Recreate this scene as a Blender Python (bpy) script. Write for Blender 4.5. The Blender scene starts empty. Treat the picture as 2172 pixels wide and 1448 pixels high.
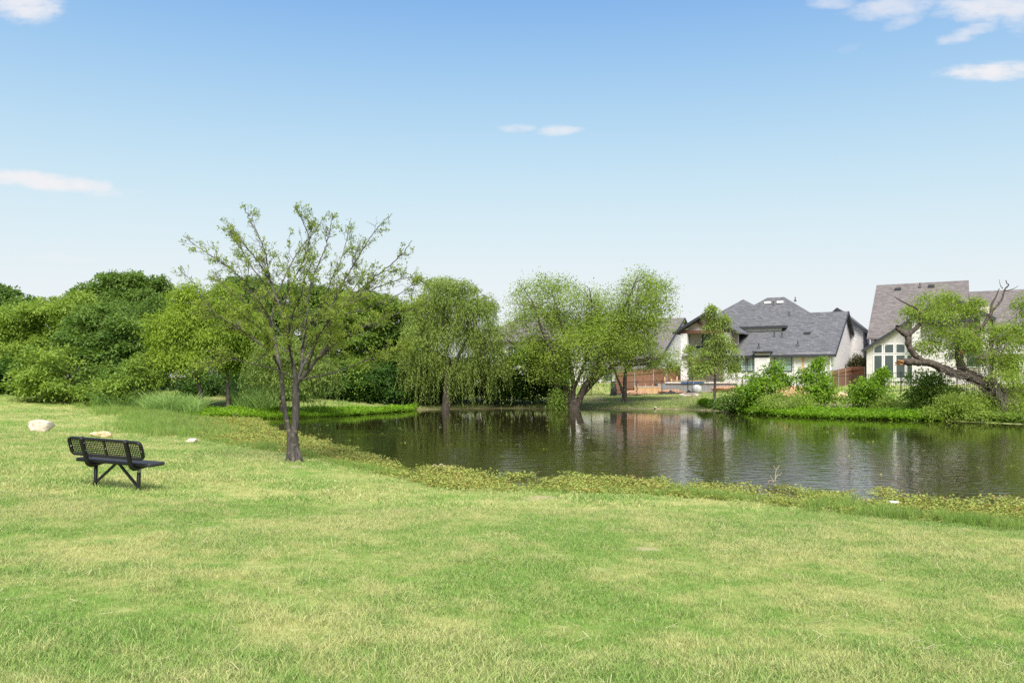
import bpy, math, random
import numpy as np
from mathutils import Vector

R = math.radians
scene = bpy.context.scene
COL = scene.collection
rng = np.random.default_rng(7)
random.seed(7)

# ------------------------------------------------------------------ camera
F = 1700.0            # focal length in units of a 2172-wide frame
CAMZ = 2.3            # metres above the water
HOR = 800.0           # horizon row in the 2172x1448 frame
cam_data = bpy.data.cameras.new('camera')
cam_data.sensor_width = 36.0
cam_data.lens = 36.0 * F / 2172.0
cam_data.shift_y = (HOR - 724.0) / 2172.0
cam_data.clip_start = 0.05
cam_data.clip_end = 6000.0
cam = bpy.data.objects.new('camera', cam_data)
cam.location = (0, 0, CAMZ)
cam.rotation_euler = (R(90), 0, 0)
COL.objects.link(cam)
scene.camera = cam

# ------------------------------------------------------------------ light
SUN_EL, SUN_AZ = 54.0, 176.0     # azimuth clockwise from +Y (view direction): behind the camera
SUN_STRENGTH, SUN_ANGLE = 3.1, 32.0
SKY_STRENGTH = 0.08
EXPOSURE = 1.2

world = bpy.data.worlds.new('World')
scene.world = world
world.use_nodes = True


def nd(nt, typ, **kw):
    n = nt.nodes.new(typ)
    for k, v in kw.items():
        setattr(n, k, v)
    return n


def build_world():
    nt = world.node_tree
    nt.nodes.clear()
    L = nt.links.new
    out = nd(nt, 'ShaderNodeOutputWorld')
    bg = nd(nt, 'ShaderNodeBackground')
    bg.inputs['Strength'].default_value = SKY_STRENGTH
    sky = nd(nt, 'ShaderNodeTexSky', sky_type='NISHITA', sun_disc=False)
    sky.sun_elevation = R(SUN_EL)
    sky.sun_rotation = R(SUN_AZ)
    sky.altitude = 150
    sky.air_density = 1.0
    sky.dust_density = 1.6
    sky.ozone_density = 1.4
    tc = nd(nt, 'ShaderNodeTexCoord')
    sep = nd(nt, 'ShaderNodeSeparateXYZ')
    L(tc.outputs['Generated'], sep.inputs[0])

    def M(op, a, b=None, c=None):
        m = nd(nt, 'ShaderNodeMath', operation=op)
        for i, v in enumerate((a, b, c)):
            if v is None:
                continue
            if isinstance(v, (int, float)):
                m.inputs[i].default_value = v
            else:
                L(v, m.inputs[i])
        return m.outputs[0]
    ysafe = M('MAXIMUM', sep.outputs['Y'], 0.05)
    u = M('DIVIDE', sep.outputs['X'], ysafe)
    v = M('DIVIDE', sep.outputs['Z'], ysafe)
    comb = nd(nt, 'ShaderNodeCombineXYZ')
    L(M('MULTIPLY', u, 1.0), comb.inputs[0])
    L(M('MULTIPLY', v, 2.6), comb.inputs[1])

    def noise(scale, detail, rough=0.6):
        n = nd(nt, 'ShaderNodeTexNoise')
        n.inputs['Scale'].default_value = scale
        n.inputs['Detail'].default_value = detail
        n.inputs['Roughness'].default_value = rough
        L(comb.outputs[0], n.inputs['Vector'])
        return M('SUBTRACT', n.outputs['Fac'], 0.5)
    n1 = noise(9.0, 7.0, 0.62)
    n2 = noise(34.0, 4.0, 0.55)
    nn = M('ADD', M('MULTIPLY', n1, 4.6), M('MULTIPLY', n2, 1.6))
    # thin fair-weather clouds: (x, y, half width, half height, tilt, density)
    clouds = [(40, 5, 95, 40, 0.0, .85), (110, 388, 190, 20, -0.10, .9), (20, 376, 90, 14, -0.05, .7),
              (1097, 273, 40, 10, 0, .62), (1190, 276, 50, 12, 0.05, .75),
              (2105, 150, 115, 22, 0.02, .95), (1905, 12, 95, 30, 0.12, .62), (2085, 10, 110, 40, 0.05, .8),
              (2055, 68, 62, 17, 0.28, .62), (1918, 42, 42, 18, .3, .4), (2168, 30, 50, 45, 0, .8), (1765, 3, 55, 16, 0, .5),
              (110, 548, 90, 10, -0.03, .28), (2010, 85, 26, 10, .3, .45), (1800, 104, 30, 12, .3, .12)]
    total = None
    for (x, y, a, b, t, dn) in clouds:
        u0, v0 = (x - 1086) / F, (HOR - y) / F
        du = M('SUBTRACT', u, u0)
        dv = M('SUBTRACT', M('SUBTRACT', v, v0), M('MULTIPLY', du, t))
        e = M('ADD', M('POWER', M('ABSOLUTE', M('MULTIPLY', du, F / a)), 2.0), M('POWER', M('ABSOLUTE', M('MULTIPLY', dv, F / b)), 2.0))
        e = M('SUBTRACT', M('ADD', nn, 0.62), e)
        mr = nd(nt, 'ShaderNodeMapRange', interpolation_type='SMOOTHSTEP')
        L(e, mr.inputs['Value'])
        mr.inputs['From Min'].default_value = -0.75
        mr.inputs['From Max'].default_value = 1.05
        mr.inputs['To Max'].default_value = dn
        total = mr.outputs[0] if total is None else M('MAXIMUM', total, mr.outputs[0])
    front = M('GREATER_THAN', sep.outputs['Y'], 0.06)
    total = M('MULTIPLY', total, front)
    # the same sparse clouds overhead and behind the camera
    zs = M('MAXIMUM', sep.outputs['Z'], 0.06)
    c2 = nd(nt, 'ShaderNodeCombineXYZ')
    L(M('DIVIDE', sep.outputs['X'], zs), c2.inputs[0])
    L(M('DIVIDE', sep.outputs['Y'], zs), c2.inputs[1])
    n3 = nd(nt, 'ShaderNodeTexNoise')
    n3.inputs['Scale'].default_value = 0.9
    n3.inputs['Detail'].default_value = 7.0
    L(c2.outputs[0], n3.inputs['Vector'])
    m3 = nd(nt, 'ShaderNodeMapRange', interpolation_type='SMOOTHSTEP')
    L(n3.outputs['Fac'], m3.inputs['Value'])
    m3.inputs['From Min'].default_value = 0.54
    m3.inputs['From Max'].default_value = 0.74
    m3.inputs['To Max'].default_value = 0.8
    far = nd(nt, 'ShaderNodeMapRange')      # overhead and behind; the view itself has the clouds listed above
    L(v, far.inputs['Value'])
    far.inputs['From Min'].default_value = 0.56
    far.inputs['From Max'].default_value = 0.75
    back = M('SUBTRACT', 1.0, front)
    fm = M('MAXIMUM', far.outputs[0], back)
    total = M('MAXIMUM', total, M('MULTIPLY', m3.outputs[0], fm))
    mix = nd(nt, 'ShaderNodeMix', data_type='RGBA')
    L(total, mix.inputs['Factor'])
    # film-like shoulder on the sky's own colour, the same in every direction
    sc_ = nd(nt, 'ShaderNodeSeparateColor'); L(sky.outputs[0], sc_.inputs[0])
    cc_ = nd(nt, 'ShaderNodeCombineColor')
    for i, (A_, c_, k_) in enumerate(((5.0, .86, 1.30), (5.0, 1.2, 1.12), (5.05, 1.3, .94))):
        t_ = M('MAXIMUM', M('SUBTRACT', sc_.outputs[i], c_), .05)
        L(M('MULTIPLY', M('SUBTRACT', 1.0, M('EXPONENT', M('MULTIPLY', t_, -1.0 / k_))), A_), cc_.inputs[i])
    L(cc_.outputs[0], mix.inputs['A'])
    mix.inputs['B'].default_value = (4.95, 4.85, 4.95, 1)
    L(mix.outputs['Result'], bg.inputs['Color'])
    L(bg.outputs[0], out.inputs['Surface'])


build_world()

sun_data = bpy.data.lights.new('sun', 'SUN')
sun_data.energy = SUN_STRENGTH
sun_data.angle = R(SUN_ANGLE)
sun_data.color = (1.0, 0.965, 0.915)
sun = bpy.data.objects.new('sun', sun_data)
az, el = R(SUN_AZ), R(SUN_EL)
sdir = Vector((math.sin(az) * math.cos(el), math.cos(az) * math.cos(el), math.sin(el)))
sun.rotation_euler = sdir.to_track_quat('Z', 'Y').to_euler()
sun.location = sdir * 80
COL.objects.link(sun)

vs = scene.view_settings
vs.view_transform = 'Standard'
vs.look = 'None'
vs.exposure = EXPOSURE
vs.gamma = 1.0
vs.use_curve_mapping = False
scene.cycles.max_bounces = 8
scene.cycles.transparent_max_bounces = 8
scene.cycles.use_denoising = False


# ------------------------------------------------------------------ helpers
def W(px, py, d):
    return np.array(((px - 1086.0) / F * d, d, CAMZ + (HOR - py) / F * d))


def tag(o, label=None, cat=None, group=None, kind=None):
    if label: o['label'] = label
    if cat: o['category'] = cat
    if group: o['group'] = group
    if kind: o['kind'] = kind
    return o


def empty(name, loc=(0, 0, 0), rz=0.0):
    o = bpy.data.objects.new(name, None)
    o.empty_display_size = 0.3
    o.location = loc
    o.rotation_euler = (0, 0, rz)
    COL.objects.link(o)
    return o


def link(name, me, mat=None, parent=None, loc=None):
    o = bpy.data.objects.new(name, me)
    COL.objects.link(o)
    if mat is not None and len(me.materials) == 0:
        me.materials.append(mat)
    if parent is not None: o.parent = parent
    if loc is not None: o.location = loc
    return o


def mesh_np(name, V, Fc, smooth=False, attrs=None):
    V = np.asarray(V, dtype=np.float32).reshape(-1, 3)
    Fc = np.asarray(Fc, dtype=np.int32)
    me = bpy.data.meshes.new(name)
    me.vertices.add(len(V))
    me.vertices.foreach_set('co', V.ravel())
    if len(Fc):
        k = Fc.shape[1]
        me.loops.add(Fc.size)
        me.loops.foreach_set('vertex_index', Fc.ravel())
        me.polygons.add(len(Fc))
        me.polygons.foreach_set('loop_start', np.arange(0, Fc.size, k, dtype=np.int32))
        me.polygons.foreach_set('loop_total', np.full(len(Fc), k, dtype=np.int32))
        me.polygons.foreach_set('use_smooth', np.full(len(Fc), smooth))
    if attrs:
        for an, (typ, arr) in attrs.items():
            a = me.attributes.new(an, typ, 'POINT')
            arr = np.asarray(arr)
            if typ == 'FLOAT': a.data.foreach_set('value', arr.astype(np.float32).ravel())
            elif typ == 'INT': a.data.foreach_set('value', arr.astype(np.int32).ravel())
            else: a.data.foreach_set('vector', arr.astype(np.float32).ravel())
    me.update(calc_edges=True)
    return me


class MB:
    """collects pieces with mixed faces, builds one mesh"""
    def __init__(self):
        self.v, self.f = [], []

    def add(self, verts, faces):
        o = len(self.v)
        self.v += [tuple(map(float, p)) for p in verts]
        self.f += [tuple(i + o for i in f) for f in faces]
        return self

    def box(self, x0, x1, y0, y1, z0, z1):
        return self.add([(x0, y0, z0), (x1, y0, z0), (x1, y1, z0), (x0, y1, z0), (x0, y0, z1), (x1, y0, z1), (x1, y1, z1), (x0, y1, z1)],
                        [(0, 3, 2, 1), (4, 5, 6, 7), (0, 1, 5, 4), (1, 2, 6, 5), (2, 3, 7, 6), (3, 0, 4, 7)])

    def bar(self, a, b, w, h):
        """square bar from a to b"""
        a, b = Vector(a), Vector(b)
        d = (b - a).normalized()
        up = Vector((0, 0, 1)) if abs(d.z) < .95 else Vector((0, 1, 0))
        s = d.cross(up).normalized() * (w / 2)
        t = s.cross(d).normalized() * (h / 2)
        vs_ = []
        for p in (a, b):
            vs_ += [p - s - t, p + s - t, p + s + t, p - s + t]
        return self.add(vs_, [(0, 1, 2, 3), (7, 6, 5, 4), (0, 4, 5, 1), (1, 5, 6, 2), (2, 6, 7, 3), (3, 7, 4, 0)])

    def prism(self, poly, y0, y1):
        """polygon in XZ extruded along Y"""
        n = len(poly)
        vs_ = [(x, y0, z) for x, z in poly] + [(x, y1, z) for x, z in poly]
        fs = [tuple(range(n)), tuple(range(2 * n - 1, n - 1, -1))]
        fs += [(i, i + n, (i + 1) % n + n, (i + 1) % n) for i in range(n)]
        return self.add(vs_, fs)

    def prismx(self, poly, x0, x1):
        """polygon in YZ extruded along X"""
        n = len(poly)
        vs_ = [(x0, y, z) for y, z in poly] + [(x1, y, z) for y, z in poly]
        fs = [tuple(range(n)), tuple(range(2 * n - 1, n - 1, -1))]
        fs += [(i, i + n, (i + 1) % n + n, (i + 1) % n) for i in range(n)]
        return self.add(vs_, fs)

    def slab(self, pts, t):
        """thick sheet: polygon pts (3D, counter-clockwise from above), thickness t downward"""
        n = len(pts)
        vs_ = [tuple(p) for p in pts] + [(p[0], p[1], p[2] - t) for p in pts]
        fs = [tuple(range(n)), tuple(range(2 * n - 1, n - 1, -1))]
        fs += [(i, i + n, (i + 1) % n + n, (i + 1) % n) for i in range(n)]
        return self.add(vs_, fs)

    def tube(self, pts, rad, n=8):
        V, Fc = tube_arrays(pts, rad, n)
        o = len(self.v)
        self.v += [tuple(p) for p in V]
        self.f += [tuple(int(i) + o for i in f) for f in Fc]
        m = len(pts)
        self.f += [tuple(o + i for i in range(n - 1, -1, -1)), tuple(o + (m - 1) * n + i for i in range(n))]
        return self

    def build(self, name, mat, parent=None, smooth=False, loc=None):
        me = bpy.data.meshes.new(name)
        me.from_pydata(self.v, [], self.f)
        import bmesh
        bm = bmesh.new(); bm.from_mesh(me)
        bmesh.ops.recalc_face_normals(bm, faces=bm.faces)
        bm.to_mesh(me); bm.free()
        if smooth:
            for p in me.polygons: p.use_smooth = True
        return link(name, me, mat, parent, loc)


def tube_arrays(pts, rad, n=6):
    P = np.asarray(pts, float)
    m = len(P)
    rad = np.broadcast_to(np.asarray(rad, float), (m,))
    T = np.gradient(P, axis=0)
    T /= np.linalg.norm(T, axis=1, keepdims=True) + 1e-9
    ref = np.array((0.31, 0.95, 0.05)) if abs(T[0, 2]) > .6 else np.array((0.0, 0.0, 1.0))
    S = np.cross(T, ref); S /= np.linalg.norm(S, axis=1, keepdims=True) + 1e-9
    U = np.cross(S, T)
    ang = np.arange(n) * 2 * math.pi / n
    V = P[:, None, :] + rad[:, None, None] * (np.cos(ang)[None, :, None] * S[:, None, :] + np.sin(ang)[None, :, None] * U[:, None, :])
    V = V.reshape(-1, 3)
    i = np.arange(m - 1)[:, None] * n
    j = np.arange(n)[None, :]
    jn = (j + 1) % n
    Fc = np.stack([i + j, i + jn, i + n + jn, i + n + j], -1).reshape(-1, 4)
    return V, Fc


class Tubes:
    def __init__(self):
        self.V, self.Fc, self.n = [], [], 0

    def add(self, pts, rad, n=6):
        V, Fc = tube_arrays(pts, rad, n)
        self.V.append(V); self.Fc.append(Fc + self.n); self.n += len(V)

    def build(self, name, mat, parent=None):
        me = mesh_np(name, np.concatenate(self.V), np.concatenate(self.Fc), True)
        return link(name, me, mat, parent)


def smooth_path(pts, k=6):
    """Catmull-Rom through control points"""
    P = np.asarray(pts, float)
    if len(P) < 3:
        t = np.linspace(0, 1, k + 1)[:, None]
        return P[0] * (1 - t) + P[-1] * t
    Q = np.vstack([2 * P[0] - P[1], P, 2 * P[-1] - P[-2]])
    out = []
    for i in range(1, len(Q) - 2):
        for t in np.linspace(0, 1, k, endpoint=False):
            p0, p1, p2, p3 = Q[i - 1], Q[i], Q[i + 1], Q[i + 2]
            out.append(.5 * (2 * p1 + (p2 - p0) * t + (2 * p0 - 5 * p1 + 4 * p2 - p3) * t * t + (3 * p1 - p0 - 3 * p2 + p3) * t ** 3))
    out.append(P[-1])
    return np.array(out)


def vnoise(x, y, scale, seed=0):
    """cheap smooth value noise in [-1,1] (vectorised)"""
    x = np.asarray(x, float) / scale; y = np.asarray(y, float) / scale
    xi, yi = np.floor(x).astype(np.int64), np.floor(y).astype(np.int64)
    fx, fy = x - xi, y - yi
    fx = fx * fx * (3 - 2 * fx); fy = fy * fy * (3 - 2 * fy)

    def h(a, b):
        n = (a * 374761393 + b * 668265263 + seed * 1442695041) & 0x7fffffff
        n = ((n ^ (n >> 13)) * 1274126177) & 0x7fffffff
        return (n & 0xffff) / 32767.5 - 1.0
    return (h(xi, yi) * (1 - fx) + h(xi + 1, yi) * fx) * (1 - fy) + (h(xi, yi + 1) * (1 - fx) + h(xi + 1, yi + 1) * fx) * fy


# ------------------------------------------------------------------ materials
def new_mat(name):
    m = bpy.data.materials.new(name)
    m.use_nodes = True
    nt = m.node_tree
    nt.nodes.clear()
    out = nd(nt, 'ShaderNodeOutputMaterial')
    return m, nt, out


def plain(name, col, rough=0.6, noise=0.0, nscale=8.0, metallic=0.0, spec=0.5, bump=0.0, coords='Object', stretch=(1, 1, 1), col2=None):
    m, nt, out = new_mat(name)
    L = nt.links.new
    b = nd(nt, 'ShaderNodeBsdfPrincipled')
    b.inputs['Base Color'].default_value = (*col, 1)
    b.inputs['Roughness'].default_value = rough
    b.inputs['Metallic'].default_value = metallic
    b.inputs['Specular IOR Level'].default_value = spec
    L(b.outputs[0], out.inputs['Surface'])
    if noise or bump or col2:
        tc = nd(nt, 'ShaderNodeTexCoord')
        mp = nd(nt, 'ShaderNodeMapping')
        mp.inputs['Scale'].default_value = stretch
        L(tc.outputs[coords], mp.inputs[0])
        n = nd(nt, 'ShaderNodeTexNoise')
        n.inputs['Scale'].default_value = nscale
        n.inputs['Detail'].default_value = 6
        n.inputs['Roughness'].default_value = .65
        L(mp.outputs[0], n.inputs['Vector'])
        mr = nd(nt, 'ShaderNodeMapRange')
        mr.inputs['From Min'].default_value = .3; mr.inputs['From Max'].default_value = .7
        L(n.outputs['Fac'], mr.inputs['Value'])
        mx = nd(nt, 'ShaderNodeMix', data_type='RGBA')
        L(mr.outputs[0], mx.inputs['Factor'])
        c2 = col2 or tuple(min(1, c * (1 + noise)) for c in col)
        c1 = col if col2 else tuple(c * (1 - noise) for c in col)
        mx.inputs['A'].default_value = (*c1, 1); mx.inputs['B'].default_value = (*c2, 1)
        L(mx.outputs['Result'], b.inputs['Base Color'])
        if bump:
            bp = nd(nt, 'ShaderNodeBump')
            bp.inputs['Strength'].default_value = bump
            bp.inputs['Distance'].default_value = .02
            L(n.outputs['Fac'], bp.inputs['Height'])
            L(bp.outputs[0], b.inputs['Normal'])
    return m


def leaf_mat(name, a, b, trans=0.35, rough=0.45, c=None):
    """two-sided leaf: colour between a and b by the 'tint' attribute"""
    m, nt, out = new_mat(name)
    L = nt.links.new
    at = nd(nt, 'ShaderNodeAttribute', attribute_name='tint')
    ramp = nd(nt, 'ShaderNodeValToRGB')
    e = ramp.color_ramp.elements
    e[0].color = (*a, 1); e[0].position = .1
    e[1].color = (*b, 1); e[1].position = .85
    if c:
        x = e.new(.97); x.color = (*c, 1)
    L(at.outputs['Fac'], ramp.inputs[0])
    p = nd(nt, 'ShaderNodeBsdfPrincipled')
    p.inputs['Roughness'].default_value = rough
    p.inputs['Specular IOR Level'].default_value = .2
    t = nd(nt, 'ShaderNodeBsdfTranslucent')
    hs = nd(nt, 'ShaderNodeHueSaturation')
    hs.inputs['Hue'].default_value = .485; hs.inputs['Saturation'].default_value = 1.1; hs.inputs['Value'].default_value = 1.15
    L(ramp.outputs[0], p.inputs['Base Color'])
    L(ramp.outputs[0], hs.inputs['Color'])
    L(hs.outputs[0], t.inputs['Color'])
    mx = nd(nt, 'ShaderNodeMixShader')
    mx.inputs[0].default_value = trans
    L(p.outputs[0], mx.inputs[1]); L(t.outputs[0], mx.inputs[2])
    L(mx.outputs[0], out.inputs['Surface'])
    return m


def lawn_color(nt, vec=None):
    """mown Bermuda lawn: green with straw patches, by world position"""
    L = nt.links.new
    g = nd(nt, 'ShaderNodeNewGeometry')

    def noise(s, det, off):
        mp = nd(nt, 'ShaderNodeMapping')
        mp.inputs['Location'].default_value = off
        mp.inputs['Scale'].default_value = (1, 1, 0.0)
        L(g.outputs['Position'], mp.inputs[0])
        n = nd(nt, 'ShaderNodeTexNoise')
        n.inputs['Scale'].default_value = s
        n.inputs['Detail'].default_value = det
        n.inputs['Roughness'].default_value = .6
        L(mp.outputs[0], n.inputs['Vector'])
        return n.outputs['Fac']
    a = noise(.42, 4, (3.1, 7.7, 0)); b = noise(2.4, 6, (9, 2, 0))
    ad = nd(nt, 'ShaderNodeMath', operation='MULTIPLY_ADD')
    # drier where the lawn falls away towards the water
    sp = nd(nt, 'ShaderNodeSeparateXYZ'); L(g.outputs['Position'], sp.inputs[0])
    dr = nd(nt, 'ShaderNodeMapRange'); L(sp.outputs['Y'], dr.inputs['Value'])
    dr.inputs['From Min'].default_value = 5.0; dr.inputs['From Max'].default_value = 12.0
    dr.inputs['To Min'].default_value = -.025; dr.inputs['To Max'].default_value = .02
    a2 = nd(nt, 'ShaderNodeMath', operation='ADD'); L(a, a2.inputs[0]); L(dr.outputs[0], a2.inputs[1])
    L(b, ad.inputs[0]); ad.inputs[1].default_value = .85
    L(a2.outputs[0], ad.inputs[2])
    mr = nd(nt, 'ShaderNodeMapRange', interpolation_type='SMOOTHSTEP')
    mr.inputs['From Min'].default_value = .76; mr.inputs['From Max'].default_value = 1.15
    L(ad.outputs[0], mr.inputs['Value'])
    return mr.outputs[0], g


GREEN = (0.175, 0.315, 0.065)
GREEN2 = (0.290, 0.425, 0.105)
STRAW = (0.57, 0.545, 0.245)


def grass_mat(name, green=GREEN, green2=GREEN2, straw=STRAW, dry=1.0, trans=.3):
    m, nt, out = new_mat(name)
    L = nt.links.new
    f, g = lawn_color(nt)
    at = nd(nt, 'ShaderNodeAttribute', attribute_name='tint')
    mx1 = nd(nt, 'ShaderNodeMix', data_type='RGBA')
    L(at.outputs['Fac'], mx1.inputs['Factor'])
    mx1.inputs['A'].default_value = (*green, 1); mx1.inputs['B'].default_value = (*green2, 1)
    mul = nd(nt, 'ShaderNodeMath', operation='MULTIPLY_ADD', use_clamp=True)
    L(f, mul.inputs[0]); mul.inputs[1].default_value = .66 * dry
    gt = nd(nt, 'ShaderNodeMapRange')
    L(at.outputs['Fac'], gt.inputs['Value'])
    gt.inputs['From Min'].default_value = .68; gt.inputs['From Max'].default_value = .88
    gt.inputs['To Max'].default_value = .62 * dry
    L(gt.outputs[0], mul.inputs[2])
    mx = nd(nt, 'ShaderNodeMix', data_type='RGBA')
    L(mul.outputs[0], mx.inputs['Factor'])
    L(mx1.outputs['Result'], mx.inputs['A'])
    mx.inputs['B'].default_value = (*straw, 1)
    p = nd(nt, 'ShaderNodeBsdfPrincipled')
    p.inputs['Roughness'].default_value = .7
    p.inputs['Specular IOR Level'].default_value = .1
    L(mx.outputs['Result'], p.inputs['Base Color'])
    t = nd(nt, 'ShaderNodeBsdfTranslucent')
    L(mx.outputs['Result'], t.inputs['Color'])
    ms = nd(nt, 'ShaderNodeMixShader'); ms.inputs[0].default_value = trans
    L(p.outputs[0], ms.inputs[1]); L(t.outputs[0], ms.inputs[2])
    L(ms.outputs[0], out.inputs['Surface'])
    return m


def ground_mat():
    m, nt, out = new_mat('ground')
    L = nt.links.new
    f, g = lawn_color(nt)
    n = nd(nt, 'ShaderNodeTexNoise')
    n.inputs['Scale'].default_value = 14; n.inputs['Detail'].default_value = 8; n.inputs['Roughness'].default_value = .7
    L(g.outputs['Position'], n.inputs['Vector'])
    mx0 = nd(nt, 'ShaderNodeMix', data_type='RGBA')
    L(n.outputs['Fac'], mx0.inputs['Factor'])
    mx0.inputs['A'].default_value = (.105, .185, .032, 1); mx0.inputs['B'].default_value = (.21, .32, .06, 1)
    mx = nd(nt, 'ShaderNodeMix', data_type='RGBA')
    ml = nd(nt, 'ShaderNodeMath', operation='MULTIPLY'); ml.inputs[1].default_value = .85
    L(f, ml.inputs[0]); L(ml.outputs[0], mx.inputs['Factor'])
    L(mx0.outputs['Result'], mx.inputs['A']); mx.inputs['B'].default_value = (.40, .37, .14, 1)
    # trampled / leaf-littered bank under the trees on the far side
    at = nd(nt, 'ShaderNodeAttribute', attribute_name='bank')
    n2 = nd(nt, 'ShaderNodeTexNoise')
    n2.inputs['Scale'].default_value = .9; n2.inputs['Detail'].default_value = 7; n2.inputs['Roughness'].default_value = .7
    L(g.outputs['Position'], n2.inputs['Vector'])
    mb = nd(nt, 'ShaderNodeMapRange'); mb.inputs['From Min'].default_value = .38; mb.inputs['From Max'].default_value = .62
    L(n2.outputs['Fac'], mb.inputs['Value'])
    bk = nd(nt, 'ShaderNodeMix', data_type='RGBA')
    L(mb.outputs[0], bk.inputs['Factor'])
    bk.inputs['A'].default_value = (.15, .125, .075, 1); bk.inputs['B'].default_value = (.165, .19, .06, 1)
    mx2 = nd(nt, 'ShaderNodeMix', data_type='RGBA')
    L(at.outputs['Fac'], mx2.inputs['Factor'])
    L(mx.outputs['Result'], mx2.inputs['A']); L(bk.outputs['Result'], mx2.inputs['B'])
    # bare soil: pond bed, two worn patches, the building plot
    at2 = nd(nt, 'ShaderNodeAttribute', attribute_name='bare')
    so = nd(nt, 'ShaderNodeMix', data_type='RGBA')
    L(n.outputs['Fac'], so.inputs['Factor'])
    so.inputs['A'].default_value = (.22, .165, .095, 1); so.inputs['B'].default_value = (.55, .45, .28, 1)
    mx3 = nd(nt, 'ShaderNodeMix', data_type='RGBA')
    L(at2.outputs['Fac'], mx3.inputs['Factor'])
    L(mx2.outputs['Result'], mx3.inputs['A']); L(so.outputs['Result'], mx3.inputs['B'])
    b = nd(nt, 'ShaderNodeBsdfPrincipled')
    b.inputs['Roughness'].default_value = .9
    b.inputs['Specular IOR Level'].default_value = .1
    L(mx3.outputs['Result'], b.inputs['Base Color'])
    bp = nd(nt, 'ShaderNodeBump'); bp.inputs['Strength'].default_value = .6; bp.inputs['Distance'].default_value = .04
    L(n.outputs['Fac'], bp.inputs['Height']); L(bp.outputs[0], b.inputs['Normal'])
    L(b.outputs[0], out.inputs['Surface'])
    return m


def water_mat():
    m, nt, out = new_mat('pond_water')
    L = nt.links.new
    b = nd(nt, 'ShaderNodeBsdfPrincipled')
    b.inputs['Base Color'].default_value = (.024, .021, .007, 1)
    b.inputs['Roughness'].default_value = .04
    b.inputs['IOR'].default_value = 1.33
    g = nd(nt, 'ShaderNodeNewGeometry')

    def noise(s, sx, sy, det=3):
        mp = nd(nt, 'ShaderNodeMapping')
        mp.inputs['Scale'].default_value = (sx, sy, 1)
        L(g.outputs['Position'], mp.inputs[0])
        n = nd(nt, 'ShaderNodeTexNoise')
        n.inputs['Scale'].default_value = s
        n.inputs['Detail'].default_value = det
        n.inputs['Roughness'].default_value = .5
        L(mp.outputs[0], n.inputs['Vector'])
        return n.outputs['Fac']
    fine = noise(3.4, .7, 1.2, 2)
    swell = noise(1.1, .7, 1.2, 2)
    # wind patch: rippled on the open middle and near right, calm along the far bank
    gust = noise(.16, .5, 1.3, 3)
    sp = nd(nt, 'ShaderNodeSeparateXYZ'); L(g.outputs['Position'], sp.inputs[0])
    lin = nd(nt, 'ShaderNodeMath', operation='MULTIPLY_ADD')       # y - 0.35 x
    L(sp.outputs['X'], lin.inputs[0]); lin.inputs[1].default_value = -.18; L(sp.outputs['Y'], lin.inputs[2])
    gm = nd(nt, 'ShaderNodeMath', operation='MULTIPLY_ADD')
    L(gust, gm.inputs[0]); gm.inputs[1].default_value = -46.0; L(lin.outputs[0], gm.inputs[2])
    mr = nd(nt, 'ShaderNodeMapRange', interpolation_type='SMOOTHSTEP')
    L(gm.outputs[0], mr.inputs['Value'])
    mr.inputs['From Min'].default_value = -2.0; mr.inputs['From Max'].default_value = 15.0
    mr.inputs['To Min'].default_value = 1.0; mr.inputs['To Max'].default_value = .10
    bp0 = nd(nt, 'ShaderNodeBump'); bp0.inputs['Distance'].default_value = .012
    bp0.inputs['Strength'].default_value = .5
    L(swell, bp0.inputs['Height'])
    bp = nd(nt, 'ShaderNodeBump'); bp.inputs['Distance'].default_value = .014
    L(mr.outputs[0], bp.inputs['Strength'])
    L(fine, bp.inputs['Height']); L(bp0.outputs[0], bp.inputs['Normal'])
    L(bp.outputs[0], b.inputs['Normal'])
    L(b.outputs[0], out.inputs['Surface'])
    return m


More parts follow.
